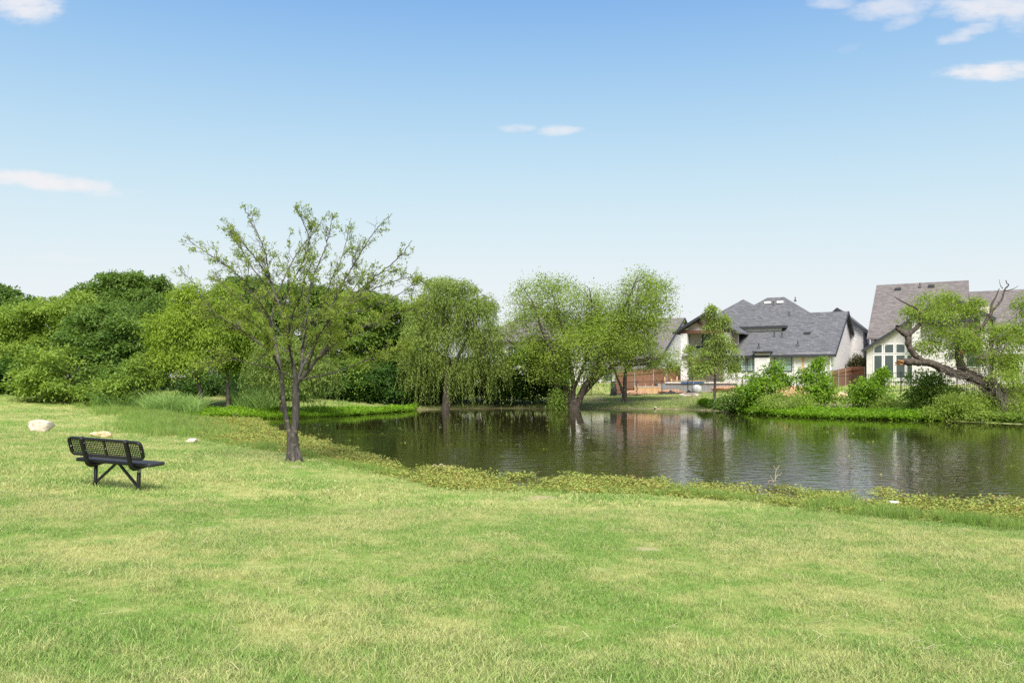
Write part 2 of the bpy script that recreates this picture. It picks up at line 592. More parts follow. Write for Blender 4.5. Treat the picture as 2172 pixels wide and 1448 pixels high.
def brick_mat(name, c1, c2, mortar):
    m, nt, out = new_mat(name)
    L = nt.links.new
    tc = nd(nt, 'ShaderNodeTexCoord')
    sp = nd(nt, 'ShaderNodeSeparateXYZ'); L(tc.outputs['Object'], sp.inputs[0])
    ad = nd(nt, 'ShaderNodeMath', operation='ADD'); L(sp.outputs['X'], ad.inputs[0]); L(sp.outputs['Y'], ad.inputs[1])
    cb = nd(nt, 'ShaderNodeCombineXYZ'); L(ad.outputs[0], cb.inputs[0]); L(sp.outputs['Z'], cb.inputs[1])
    br = nd(nt, 'ShaderNodeTexBrick')
    br.inputs['Scale'].default_value = 1.0
    br.inputs['Brick Width'].default_value = .24; br.inputs['Row Height'].default_value = .077
    br.inputs['Mortar Size'].default_value = .008
    br.inputs['Color1'].default_value = (*c1, 1); br.inputs['Color2'].default_value = (*c2, 1); br.inputs['Mortar'].default_value = (*mortar, 1)
    L(cb.outputs[0], br.inputs['Vector'])
    n = nd(nt, 'ShaderNodeTexNoise'); n.inputs['Scale'].default_value = 6.0; n.inputs['Detail'].default_value = 6
    L(tc.outputs['Object'], n.inputs['Vector'])
    mr = nd(nt, 'ShaderNodeMapRange'); mr.inputs['From Min'].default_value = .35; mr.inputs['From Max'].default_value = .7
    mr.inputs['To Min'].default_value = .88; mr.inputs['To Max'].default_value = 1.05
    L(n.outputs['Fac'], mr.inputs['Value'])
    mx = nd(nt, 'ShaderNodeMix', data_type='RGBA', blend_type='MULTIPLY'); mx.inputs['Factor'].default_value = 1
    L(br.outputs['Color'], mx.inputs['A']); L(mr.outputs[0], mx.inputs['B'])
    b = nd(nt, 'ShaderNodeBsdfPrincipled'); b.inputs['Roughness'].default_value = .85
    L(mx.outputs['Result'], b.inputs['Base Color'])
    bp = nd(nt, 'ShaderNodeBump'); bp.inputs['Strength'].default_value = .5; bp.inputs['Distance'].default_value = .01
    L(br.outputs['Fac'], bp.inputs['Height']); bp.invert = True
    L(bp.outputs[0], b.inputs['Normal'])
    L(b.outputs[0], out.inputs['Surface'])
    return m


def shingle_mat(name, c1, c2):
    m, nt, out = new_mat(name)
    L = nt.links.new
    tc = nd(nt, 'ShaderNodeTexCoord')
    sp = nd(nt, 'ShaderNodeSeparateXYZ'); L(tc.outputs['Object'], sp.inputs[0])
    ad = nd(nt, 'ShaderNodeMath', operation='ADD'); L(sp.outputs['X'], ad.inputs[0]); L(sp.outputs['Y'], ad.inputs[1])
    cb = nd(nt, 'ShaderNodeCombineXYZ'); L(ad.outputs[0], cb.inputs[0])
    ml = nd(nt, 'ShaderNodeMath', operation='MULTIPLY'); ml.inputs[1].default_value = 1.9; L(sp.outputs['Z'], ml.inputs[0])
    L(ml.outputs[0], cb.inputs[1])
    br = nd(nt, 'ShaderNodeTexBrick')
    br.inputs['Brick Width'].default_value = .30; br.inputs['Row Height'].default_value = .16; br.inputs['Scale'].default_value = 1
    br.inputs['Mortar Size'].default_value = .012; br.inputs['Mortar Smooth'].default_value = .5
    br.inputs['Color1'].default_value = (*c1, 1); br.inputs['Color2'].default_value = (*c2, 1)
    br.inputs['Mortar'].default_value = (*[x * .72 for x in c1], 1)
    L(cb.outputs[0], br.inputs['Vector'])
    n = nd(nt, 'ShaderNodeTexNoise'); n.inputs['Scale'].default_value = 2.2; n.inputs['Detail'].default_value = 8; n.inputs['Roughness'].default_value = .75
    L(cb.outputs[0], n.inputs['Vector'])
    mr = nd(nt, 'ShaderNodeMapRange'); mr.inputs['From Min'].default_value = .3; mr.inputs['From Max'].default_value = .7
    mr.inputs['To Min'].default_value = .72; mr.inputs['To Max'].default_value = 1.25
    L(n.outputs['Fac'], mr.inputs['Value'])
    mx = nd(nt, 'ShaderNodeMix', data_type='RGBA', blend_type='MULTIPLY'); mx.inputs['Factor'].default_value = 1
    L(br.outputs['Color'], mx.inputs['A']); L(mr.outputs[0], mx.inputs['B'])
    b = nd(nt, 'ShaderNodeBsdfPrincipled'); b.inputs['Roughness'].default_value = .9
    L(mx.outputs['Result'], b.inputs['Base Color'])
    L(b.outputs[0], out.inputs['Surface'])
    return m


def bark_mat(name, c1, c2, scale=9.0, lichen=None):
    m, nt, out = new_mat(name)
    L = nt.links.new
    g = nd(nt, 'ShaderNodeTexCoord')
    mp = nd(nt, 'ShaderNodeMapping'); mp.inputs['Scale'].default_value = (1, 1, .28)
    L(g.outputs['Object'], mp.inputs[0])
    n = nd(nt, 'ShaderNodeTexNoise'); n.inputs['Scale'].default_value = scale; n.inputs['Detail'].default_value = 8; n.inputs['Roughness'].default_value = .7
    L(mp.outputs[0], n.inputs['Vector'])
    mr = nd(nt, 'ShaderNodeMapRange'); mr.inputs['From Min'].default_value = .32; mr.inputs['From Max'].default_value = .68
    L(n.outputs['Fac'], mr.inputs['Value'])
    mx = nd(nt, 'ShaderNodeMix', data_type='RGBA')
    L(mr.outputs[0], mx.inputs['Factor'])
    mx.inputs['A'].default_value = (*c1, 1); mx.inputs['B'].default_value = (*c2, 1)
    src = mx.outputs['Result']
    if lichen:
        n2 = nd(nt, 'ShaderNodeTexNoise'); n2.inputs['Scale'].default_value = 7; n2.inputs['Detail'].default_value = 5
        L(g.outputs['Object'], n2.inputs['Vector'])
        m2 = nd(nt, 'ShaderNodeMapRange'); m2.inputs['From Min'].default_value = .58; m2.inputs['From Max'].default_value = .66
        m2.inputs['To Max'].default_value = .7
        L(n2.outputs['Fac'], m2.inputs['Value'])
        mx2 = nd(nt, 'ShaderNodeMix', data_type='RGBA')
        L(m2.outputs[0], mx2.inputs['Factor']); L(src, mx2.inputs['A']); mx2.inputs['B'].default_value = (*lichen, 1)
        src = mx2.outputs['Result']
    b = nd(nt, 'ShaderNodeBsdfPrincipled'); b.inputs['Roughness'].default_value = .9; b.inputs['Specular IOR Level'].default_value = .2
    L(src, b.inputs['Base Color'])
    bp = nd(nt, 'ShaderNodeBump'); bp.inputs['Strength'].default_value = 1.0; bp.inputs['Distance'].default_value = .03
    L(n.outputs['Fac'], bp.inputs['Height']); L(bp.outputs[0], b.inputs['Normal'])
    L(b.outputs[0], out.inputs['Surface'])
    return m


def stone_mat(name, c1, c2, c3):
    m, nt, out = new_mat(name)
    L = nt.links.new
    g = nd(nt, 'ShaderNodeTexCoord')
    n = nd(nt, 'ShaderNodeTexNoise'); n.inputs['Scale'].default_value = 7; n.inputs['Detail'].default_value = 9; n.inputs['Roughness'].default_value = .7
    n.inputs['Distortion'].default_value = 1.2
    L(g.outputs['Object'], n.inputs['Vector'])
    rp = nd(nt, 'ShaderNodeValToRGB')
    e = rp.color_ramp.elements
    e[0].position = .3; e[0].color = (*c3, 1); e[1].position = .62; e[1].color = (*c1, 1)
    x = e.new(.45); x.color = (*c2, 1)
    L(n.outputs['Fac'], rp.inputs[0])
    b = nd(nt, 'ShaderNodeBsdfPrincipled'); b.inputs['Roughness'].default_value = .9
    L(rp.outputs[0], b.inputs['Base Color'])
    bp = nd(nt, 'ShaderNodeBump'); bp.inputs['Strength'].default_value = .8; bp.inputs['Distance'].default_value = .03
    L(n.outputs['Fac'], bp.inputs['Height']); L(bp.outputs[0], b.inputs['Normal'])
    L(b.outputs[0], out.inputs['Surface'])
    return m


def glass_mat(name, col):
    m, nt, out = new_mat(name)
    b = nd(nt, 'ShaderNodeBsdfPrincipled')
    b.inputs['Base Color'].default_value = (*col, 1)
    b.inputs['Roughness'].default_value = .06
    b.inputs['Specular IOR Level'].default_value = .8
    nt.links.new(b.outputs[0], out.inputs['Surface'])
    return m


MAT = dict(
    ground=ground_mat(), water=water_mat(),
    lawn=grass_mat('lawn_blades'),
    tuft=grass_mat('shore_grass', (.17, .30, .05), (.29, .43, .09), (.48, .46, .2), .35, .38),
    reed=grass_mat('tall_reeds', (.20, .36, .08), (.34, .50, .14), (.50, .45, .26), .18, .4),
    white_brick=brick_mat('white_brick', (.75, .725, .71), (.66, .635, .62), (.71, .685, .67)),
    cream_brick=brick_mat('cream_brick', (.66, .63, .605), (.58, .55, .53), (.62, .59, .565)),
    grey_shingle=shingle_mat('grey_shingle', (.080, .080, .083), (.138, .138, .143)),
    brown_shingle=shingle_mat('brown_shingle', (.115, .100, .092), (.185, .162, .150)),
    dark_trim=plain('dark_trim', (.035, .036, .042), .5),
    white_paint=plain('white_paint', (.74, .73, .715), .5, .04, 3),
    beige_stucco=plain('beige_stucco', (.56, .49, .43), .85, .06, 20),
    timber=plain('stained_timber', (.115, .045, .028), .6, .3, 5, stretch=(1, 1, 8)),
    fence_wood=plain('cedar_boards', (.165, .075, .042), .8, 0, 4, stretch=(6, 6, .5), col2=(.26, .13, .075)),
    fence_post=plain('grey_metal_post', (.30, .30, .30), .5),
    iron=plain('black_iron', (.018, .018, .02), .45),
    bench_black=plain('black_thermoplastic', (.013, .013, .014), .45, .15, 30, spec=.35),
    bench_grey=plain('dark_plastic_coat', (.034, .034, .036), .5, .1, 40, spec=.35),
    steel=plain('galvanised_bolt', (.6, .6, .6), .35, metallic=.8),
    sticker=plain('grey_sticker', (.35, .36, .40), .5),
    window_green=glass_mat('window_glass_green', (.10, .19, .165)),
    window_dark=glass_mat('window_glass_dark', (.055, .075, .075)),
    shutter=plain('white_shutter', (.55, .66, .62), .6),
    concrete=plain('gunite', (.24, .24, .24), .9, .25, 9, bump=.4),
    coping=plain('pale_coping', (.62, .58, .52), .8, .1, 8),
    clay=plain('orange_clay', (.36, .17, .085), .95, 0, 5, bump=.5, col2=(.52, .33, .20)),
    lumber=plain('new_lumber', (.55, .36, .19), .8, .2, 6, stretch=(1, 1, 6)),
    tarp=plain('black_silt_cloth', (.022, .022, .024), .7, .3, 5),
    tarp_blue=plain('blue_tarp', (.05, .10, .25), .5, .2, 5),
    sack=plain('white_sack', (.60, .60, .58), .8, .1, 6),
    stone=stone_mat('limestone', (.64, .57, .48), (.50, .41, .31), (.24, .16, .09)),
    stone_tan=stone_mat('tan_limestone', (.66, .52, .34), (.50, .34, .17), (.26, .15, .06)),
    stone_grey=stone_mat('grey_stone', (.46, .40, .36), (.33, .27, .23), (.18, .14, .11)),
    bark=bark_mat('bark', (.055, .045, .040), (.17, .145, .125)),
    bark_near=bark_mat('locust_bark', (.034, .030, .028), (.128, .114, .104), 14.0, (.21, .18, .12)),
    bark_brown=bark_mat('brown_bark', (.036, .029, .024), (.135, .108, .088), 11.0),
    broken=plain('splintered_wood', (.26, .12, .05), .9, 0, 12, col2=(.48, .27, .12)),
    dead=plain('bleached_twig', (.36, .29, .21), .9, .25, 12),
    twig=plain('grey_twig', (.135, .112, .092), .9, .25, 12),
    plastic=plain('white_plastic', (.75, .72, .70), .35),
    l_near=leaf_mat('young_leaf', (.20, .29, .045), (.34, .42, .08), .45),
    l_mid=leaf_mat('elm_leaf', (.14, .24, .04), (.30, .415, .075), .44),
    l_dark=leaf_mat('dark_leaf', (.078, .155, .032), (.19, .30, .06), .42),
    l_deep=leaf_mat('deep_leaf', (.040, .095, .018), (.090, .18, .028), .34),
    l_cyp=leaf_mat('cypress_leaf', (.19, .30, .040), (.35, .465, .07), .48),
    l_willow=leaf_mat('willow_leaf', (.15, .23, .048), (.31, .40, .095), .46),
    l_big=leaf_mat('cottonwood_leaf', (.175, .275, .042), (.335, .44, .08), .48),
    l_shrub=leaf_mat('shrub_leaf', (.115, .235, .025), (.26, .42, .042), .42),
    l_cover=leaf_mat('ground_cover_leaf', (.13, .27, .02), (.25, .43, .035), .40),
    l_mat=leaf_mat('primrose_leaf', (.25, .32, .07), (.46, .47, .12), .36, c=(.30, .20, .07)),
    l_red=leaf_mat('photinia_leaf', (.05, .075, .03), (.17, .12, .06), .25),
    l_dry=leaf_mat('withered_leaf', (.22, .14, .06), (.36, .24, .12), .3),
)

# ------------------------------------------------------------------ terrain
POND_PX = [(2172, 1128), (1900, 1103), (1750, 1085), (1600, 1068), (1400, 1053), (1250, 1049), (1100, 1046), (960, 1042), (900, 1028), (840, 1012), (760, 995),
           (690, 980), (640, 966), (580, 958), (520, 948), (450, 936), (412, 922), (398, 905), (385, 893), (400, 886), (460, 886), (560, 886), (640, 884),
           (760, 878), (880, 869), (950, 867), (1050, 866), (1200, 866), (1300, 866), (1400, 867), (1500, 870), (1600, 877), (1700, 883), (1840, 888), (1990, 891),
           (2172, 900), (2400, 903)]


def unproj0(p):
    d = F * CAMZ / (p[1] - HOR)
    return ((p[0] - 1086) / F * d, d)


POND = [unproj0(p) for p in POND_PX] + [(46, 34), (44, 20), (30, 12), (18, 9.5)]
POND = np.array(POND)


def sdist(x, y):
    """signed distance to the pond outline, negative inside"""
    x = np.atleast_1d(np.asarray(x, float)); y = np.atleast_1d(np.asarray(y, float))
    best = np.full(x.shape, 1e9)
    inside = np.zeros(x.shape, bool)
    n = len(POND)
    for i in range(n):
        ax, ay = POND[i]; bx, by = POND[(i + 1) % n]
        ex, ey = bx - ax, by - ay
        t = np.clip(((x - ax) * ex + (y - ay) * ey) / (ex * ex + ey * ey), 0, 1)
        best = np.minimum(best, np.hypot(x - ax - t * ex, y - ay - t * ey))
        c = ((ay > y) != (by > y)) & (x < (bx - ax) * (y - ay) / (by - ay + 1e-12) + ax)
        inside ^= c
    return np.where(inside, -best, best)


def smoothstep(a, b, t):
    t = np.clip((t - a) / (b - a), 0, 1)
    return t * t * (3 - 2 * t)


def ground(x, y):
    x = np.atleast_1d(np.asarray(x, float)); y = np.atleast_1d(np.asarray(y, float))
    s = sdist(x, y)
    far = smoothstep(44, 58, y)
    slope = .050 + .030 * far
    up = .04 + slope * np.maximum(s, 0)
    up = np.where(up > 1.3, 1.3 + (up - 1.3) * .55, up)
    cap = 2.1
    up = np.where(up > 1.7, 1.7 + (cap - 1.7) * (1 - np.exp(-(up - 1.7) / (cap - 1.7))), up)
    left = smoothstep(-14, -40, x) * smoothstep(20, 45, y)
    up = up + .12 * left
    lump = .035 * vnoise(x, y, 3.1, 1) + .06 * vnoise(x, y, 9.0, 2) + .012 * vnoise(x, y, .9, 3)
    up = up + lump * smoothstep(0.2, 3.0, s)
    down = -np.minimum(.02 + .22 * -np.minimum(s, 0), .9)
    return np.where(s > 0, np.maximum(up, .035), down)


def gz(x, y):
    return float(ground(x, y)[0])


def hit(px, py):
    """where the ray through a picture point meets the ground"""
    dx, dz = (px - 1086) / F, (HOR - py) / F
    d = np.concatenate([np.arange(3, 30, .05), np.arange(30, 120, .1)])
    z = CAMZ + dz * d
    g = np.maximum(ground(dx * d, d), 0)
    k = int(np.argmax(z <= g))
    return np.array((dx * d[k], d[k], g[k]))


def axis(lo, hi, fine):
    out, v = [], 0.0
    step = fine
    pts = [0.0]
    while pts[-1] < hi:
        p = pts[-1]
        step = fine if p < 26 else (fine * 1.8 if p < 60 else max(2.0, (p - 60) * .35))
        pts.append(p + step)
    neg = [0.0]
    while neg[-1] > lo:
        p = -neg[-1]
        step = fine if p < 26 else (fine * 1.8 if p < 60 else max(2.0, (p - 60) * .35))
        neg.append(-(p + step))
    return np.array(sorted(set(neg + pts)))


def yaxis():
    pts = [-400, -200, -100, -50, -25, -12, -6, -3]
    p = -1.0
    while p < 34: pts.append(p); p += .3
    while p < 72: pts.append(p); p += .45
    while p < 2500: pts.append(p); p += max(1.2, (p - 70) * .3)
    return np.array(pts)


gx, gy = axis(-2200, 2200, .38), yaxis()
GX, GY = np.meshgrid(gx, gy)
fx_, fy_ = GX.ravel(), GY.ravel()
GZ = ground(fx_, fy_)
S_ = sdist(fx_, fy_)
BARE = [(hit(1375, 1166), .15), (hit(1268, 1208), .15), (hit(770, 1071), .16), (hit(1150, 1056), .35), (hit(630, 990), .3)]
bank = smoothstep(40, 52, fy_) * smoothstep(11.5, 7.5, S_) * smoothstep(-12, -6, fx_) * (1 - smoothstep(19, 21, fx_) * .6)
bank = np.maximum(bank, .85 * smoothstep(58, 66, fy_) * smoothstep(6, 2, fx_))
bare = (S_ < .03) * .7
for (c, r) in BARE:
    bare = np.maximum(bare, .85 * smoothstep(1.35, .6, np.hypot(fx_ - c[0], fy_ - c[1]) / r + .35 * vnoise(fx_, fy_, .35, 5)))
plot_x = smoothstep(8.6, 9.6, fx_ - (fy_ - 69) * .5) * smoothstep(30, 26, fx_) * smoothstep(68.3, 69.2, fy_) * smoothstep(86, 80, fy_)
bare = np.maximum(bare, plot_x)
ny, nx = GX.shape
idx = np.arange(ny * nx).reshape(ny, nx)
quads = np.stack([idx[:-1, :-1], idx[:-1, 1:], idx[1:, 1:], idx[1:, :-1]], -1).reshape(-1, 4)
me = mesh_np('ground', np.stack([fx_, fy_, GZ], -1), quads, True, {'bank': ('FLOAT', bank), 'bare': ('FLOAT', bare)})
tag(link('ground', me, MAT['ground']), 'mown green and straw coloured lawn sloping down to the pond', 'ground', kind='structure')

cen = POND.mean(0)
dirs = POND - cen
wp = cen + dirs * (1 + .5 / np.linalg.norm(dirs, axis=1, keepdims=True))
wm = bpy.data.meshes.new('pond_water')
wm.from_pydata([(x, y, 0.0) for x, y in wp], [], [tuple(range(len(wp)))])
if wm.polygons[0].normal.z < 0: wm.flip_normals()
tag(link('pond_water', wm, MAT['water']), 'dark rippled pond reflecting the trees and houses', 'water', kind='structure')


# ------------------------------------------------------------------ foliage builders
def unit(a):
    return a / (np.linalg.norm(a, axis=-1, keepdims=True) + 1e-9)


def leaf_arrays(C, A, N, Ln, Wd, tint, fold=.18):
    """diamond leaves: base C, axis A, approximate normal N"""
    A = unit(A)
    B = unit(np.cross(N, A))
    Nn = np.cross(A, B)
    Ln = np.broadcast_to(np.asarray(Ln, float), (len(C),))[:, None]
    Wd = np.broadcast_to(np.asarray(Wd, float), (len(C),))[:, None]
    v0 = C
    v1 = C + A * Ln * .45 + B * Wd * .5 + Nn * Wd * fold
    v2 = C + A * Ln - Nn * Ln * .12
    v3 = C + A * Ln * .45 - B * Wd * .5 + Nn * Wd * fold
    V = np.stack([v0, v1, v2, v3], 1).reshape(-1, 3)
    Fc = np.arange(len(V)).reshape(-1, 4)
    return V, Fc, np.repeat(tint, 4)


def leaf_object(name, parts, mat, parent):
    V, Fc, T, n = [], [], [], 0
    for (v, f, t) in parts:
        V.append(v); Fc.append(f + n); T.append(t); n += len(v)
    V = np.concatenate(V); me_ = mesh_np(name, V, np.concatenate(Fc), False, {'tint': ('FLOAT', np.concatenate(T))})
    return link(name, me_, mat, parent)


def sphere_dirs(n, r, down=.35):
    d = unit(r.normal(size=(n, 3)))
    flip = (d[:, 2] < -down)
    d[flip, 2] *= -.5
    return unit(d)


def crown_clumps(lobes, r, per_m2=26, sub=True, down=.5, layer=.35):
    """clump centres and outward directions over sub-divided lobes"""
    L2 = []
    for (c, rad) in lobes:
        c = np.asarray(c); rad = np.asarray(rad)
        L2.append((c, rad * .76, .34 if layer < .2 else .42, down))
        if sub:
            k = int(9 + 5.0 * rad.mean())
            for dv in sphere_dirs(k, r, .6 if down < 1 else 1.5):
                f = r.uniform(.24, .42) * (1.0 if rad.mean() < 2.2 else .85)
                L2.append((c + dv * rad * r.uniform(.72, .95), rad * f * np.array((1.1, 1.1, .78)), 1.0, layer))
    C, O, S = [], [], []
    for (c, rad, dn, dw) in L2:
        area = 4 * math.pi * ((rad[0] * rad[1]) ** 1.6 / 3 + (rad[0] * rad[2]) ** 1.6 / 3 + (rad[1] * rad[2]) ** 1.6 / 3) ** (1 / 1.6)
        n = max(4, int(area * per_m2 * .20 * dn))
        d = sphere_dirs(n, r, dw)
        rr = r.uniform(.66, 1.0, (n, 1)) + np.where(r.uniform(size=(n, 1)) < .10, r.uniform(.05, .3, (n, 1)), 0)
        C.append(c + d * rad * rr); O.append(d); S.append(np.full(n, r.uniform(0, 1)))
    return np.concatenate(C), np.concatenate(O), np.concatenate(S)


def crown_leaves(lobes, r, per_m2, nleaf, clump_r, leaf, width=.5, droop=.1, tone=0.5, spread=.22, down=.5, layer=.35, flat=.38):
    C, O, S = crown_clumps(lobes, r, per_m2, True, down, layer)
    n = len(C)
    k = np.repeat(np.arange(n), nleaf)
    m = len(k)
    leaf = leaf * 1.5
    clump_r = clump_r * .82
    cs = r.uniform(.6, 1.35, n)[k][:, None]
    off = r.normal(size=(m, 3)) * clump_r * np.array((1, 1, flat)) * cs
    off[:, 2] -= .35 * (off[:, 0] ** 2 + off[:, 1] ** 2) / clump_r
    P = C[k] + off
    A = unit(O[k] * .7 + unit(off) * .6 + r.normal(size=(m, 3)) * .55 + np.array((0, 0, -droop * 2)))
    Nc = unit(O * .75 + np.array((0, -.12, .62)) + r.normal(size=(n, 3)) * .34)
    N = unit(Nc[k] + r.normal(size=(m, 3)) * .22)
    ct = tone + (S - .5) * spread + r.normal(size=n) * .13
    t = np.clip(ct[k] + r.normal(size=m) * .07, 0, 1)
    Ln = leaf * r.uniform(.7, 1.35, m)
    return leaf_arrays(P, A, N, Ln, Ln * width * r.uniform(.8, 1.2, m), t)


def strands(starts, lengths, r, leaf, step, width=.22, tone=.5, sway=.25, outward=None):
    """hanging willow shoots with narrow leaves"""
    V, Fc, T, n0 = [], [], [], 0
    TW = []
    for i, (s, ln) in enumerate(zip(starts, lengths)):
        o = outward[i] if outward is not None else unit(r.normal(size=3))
        k = max(4, int(ln / step))
        t = np.linspace(0, 1, k)[:, None]
        drift = r.normal(size=3) * sway * ln * .25; drift[2] = 0
        P = s + o * np.array((1, 1, .4)) * .35 * ln * (1 - (1 - t) ** 2) * .55 + np.array((0, 0, -1)) * ln * t ** 1.25 + drift * t ** 2
        ang = r.uniform(0, 6.28, k)
        A = np.stack([np.cos(ang), np.sin(ang), np.full(k, -1.1)], 1)
        N = np.stack([np.cos(ang), np.sin(ang), np.full(k, .8)], 1) + r.normal(size=(k, 3)) * .5
        L_ = leaf * r.uniform(.7, 1.3, k)
        v, f, tt = leaf_arrays(P, A, N, L_, L_ * width, np.clip(tone + r.normal() * .16 + r.normal(size=k) * .12, 0, 1))
        V.append(v); Fc.append(f + n0); T.append(tt); n0 += len(v)
    return np.concatenate(V), np.concatenate(Fc), np.concatenate(T)


def wobble_path(a, b, r, n=6, amp=.08, sag=0.0):
    a, b = np.asarray(a, float), np.asarray(b, float)
    t = np.linspace(0, 1, n)[:, None]
    P = a * (1 - t) + b * t
    ln = np.linalg.norm(b - a)
    w = r.normal(size=(n, 3)) * amp * ln / n ** .5
    w[0] = 0; w[-1] = 0
    P = P + w
    P[:, 2] += sag * ln * (np.sin(t[:, 0] * math.pi))
    return P


TREES = {}


def make_tree(name, label, cat, base, lobes_px, d, mat, bark, trunk=None, tr=.16, per=26, nleaf=16, clump=.30, leaf=.13, width=.5, tone=.5,
              group=None, seed=1, droop=.1, limbs=True, fork=None, depth=.9, spread=.5, n_twigs=0, down=.5):
    """lobes_px: (px, py, rx, rz[, dy]) seen at distance d; base: (px, py) or world xy"""
    r = np.random.default_rng(seed)
    bx, by = (base[0] - 1086) / F * d, d
    bz = gz(bx, by) - .05
    root = empty(name, (bx, by, bz))
    tag(root, label, cat, group)
    o = np.array((bx, by, bz))
    s = d / F
    lobes = []
    for lb in lobes_px:
        dy = lb[4] if len(lb) > 4 else r.uniform(-.5, .5) * lb[2] * s * .8
        c = W(lb[0], lb[1], d + dy) - o
        lobes.append((c, np.array((lb[2] * s, max(lb[2], lb[3]) * s * depth, lb[3] * s * (1.08 if name == 'cottonwood_tree' else 1.0)))))
    tb = Tubes()
    if fork is None:
        cz = np.mean([c[2] for c, _ in lobes])
        fork_p = np.array((np.mean([c[0] for c, _ in lobes]) * .35, 0, max(.5, cz * .5)))
    else:
        fork_p = W(fork[0], fork[1], d) - o
    if trunk is None:
        trunk = [np.zeros(3), fork_p * .5 + r.normal(size=3) * .05, fork_p]
    else:
        trunk = [np.zeros(3)] + [W(p[0], p[1], d + (p[2] if len(p) > 2 else 0)) - o for p in trunk]
        fork_p = trunk[-1]
    tp = smooth_path(trunk, 5)
    k = len(tp)
    rad = np.linspace(1, .62, k) * tr
    rad[0] *= 1.45; rad[1] *= 1.12
    tb.add(tp, rad, 10)
    if limbs:
        for (c, rd) in lobes:
            P = wobble_path(fork_p, c + np.array((0, 0, rd[2] * .3)), r, 7, .10, .05)
            tb.add(P, np.linspace(tr * .5, tr * .12, 7), 6)
            for _ in range(5):
                e = c + unit(r.normal(size=3)) * rd * .85
                q = P[r.integers(3, 6)]
                tb.add(wobble_path(q, e, r, 5, .12), np.linspace(tr * .16, tr * .04, 5), 4)
    if n_twigs:
        for _ in range(n_twigs):
            c, rd = lobes[r.integers(len(lobes))]
            dv = unit(np.abs(r.normal(size=3)) * np.array((r.choice([-1, 1]), r.choice([-1, 1]), 1)))
            tb.add(wobble_path(c, c + dv * rd * r.uniform(1.05, 1.3), r, 6, .1), np.linspace(tr * .12, .008, 6), 4)
    tb.build('trunk', MAT[bark], root)
    parts = [crown_leaves(lobes, r, per, nleaf, clump, leaf, width, droop, tone, spread, 2.0 if 'bush' in name or 'shrub' in name else down, .04 if name in ('elm_tree', 'mulberry_tree', 'hackberry_tree', 'oak_tree') or group == 'bushes along the wood' else .35, .8 if mat in ('l_big', 'l_cyp') else .4)]
    leaf_object('crown', parts, MAT[mat], root)
    TREES[label] = root
    return root, lobes, o, r

# ------------------------------------------------------------------ houses
def house_root(name, label, px, d, a=30.0, z=0.0):
    o = empty(name, ((px - 1086) / F * d, d, z), -R(a))
    return tag(o, label, 'house')


def window_part(parent, x0, x1, y, z0, z1, glass, trim, cols=1, rows=1, arch=0.0, louvres=False, frame=.07, nrm=-1):
    """a window in a wall facing -y (nrm=-1): frame, pane(s), optional shutter louvres"""
    m = MB()
    yo = y + nrm * .05
    ya, yb = min(yo, y + .03), max(yo, y + .03)
    m.box(x0 - frame, x0, ya, yb, z0 - frame, z1 + frame)
    m.box(x1, x1 + frame, ya, yb, z0 - frame, z1 + frame)
    m.box(x0, x1, ya, yb, z1, z1 + frame)
    m.box(x0, x1, ya, yb, z0 - frame, z0)
    for i in range(1, cols):
        xc = x0 + (x1 - x0) * i / cols
        m.box(xc - .02, xc + .02, ya + .01, yb, z0, z1)
    for i in range(1, rows):
        zc = z0 + (z1 - z0) * i / rows
        m.box(x0, x1, ya + .012, yb, zc - .02, zc + .02)
    w = m.build('window', MAT[trim], parent)
    g = MB()
    if arch:
        n = 8
        zt = lambda x: z1 - arch[0] * (1 - (x - x0) / (x1 - x0)) ** 2 - arch[1] * ((x - x0) / (x1 - x0)) ** 2
        pts = [(x0, z0), (x1, z0)] + [(x1 - (x1 - x0) * i / n, zt(x1 - (x1 - x0) * i / n)) for i in range(n + 1)]
        g.prism(pts, y - .015, y - .005)
    else:
        g.box(x0, x1, y - .015, y - .005, z0, z1)
    g.build('pane', MAT[glass], w)
    if louvres:
        zc = z0 + .08
        l = MB()
        l.box((x0 + x1) / 2 - .03, (x0 + x1) / 2 + .03, y - .032, y - .016, z0, z1)
        while zc < z1 - .05:
            if abs(zc - (z0 + .42 * (z1 - z0))) > .06:
                l.box(x0 + .03, x1 - .03, y - .030, y - .018, zc, zc + .045)
            zc += .115
        l.build('shutter', MAT['shutter'], w)
    return w


def roof_plane(parent, pts, mat='grey_shingle', t=.12, name='roof_slope'):
    m = MB(); m.slab(pts, t)
    return m.build(name, MAT[mat], parent)


def vent(parent, x, y, z, kind='pipe'):
    m = MB()
    if kind == 'pipe':
        m.tube([(x, y, z - .1), (x, y, z + .42)], [.05, .05], 8)
        m.tube([(x, y, z - .05), (x, y, z + .16)], [.17, .055], 8)
        m.build('vent_pipe', MAT['dark_trim'], parent)
    elif kind == 'box':
        m.box(x - .28, x + .28, y - .2, y + .25, z - .1, z + .16)
        m.build('roof_vent', MAT['dark_trim'], parent)
    else:
        m.box(x - .32, x + .32, y - .3, y + .3, z - .15, z + .10)
        m.build('skylight', MAT['white_paint'], parent)


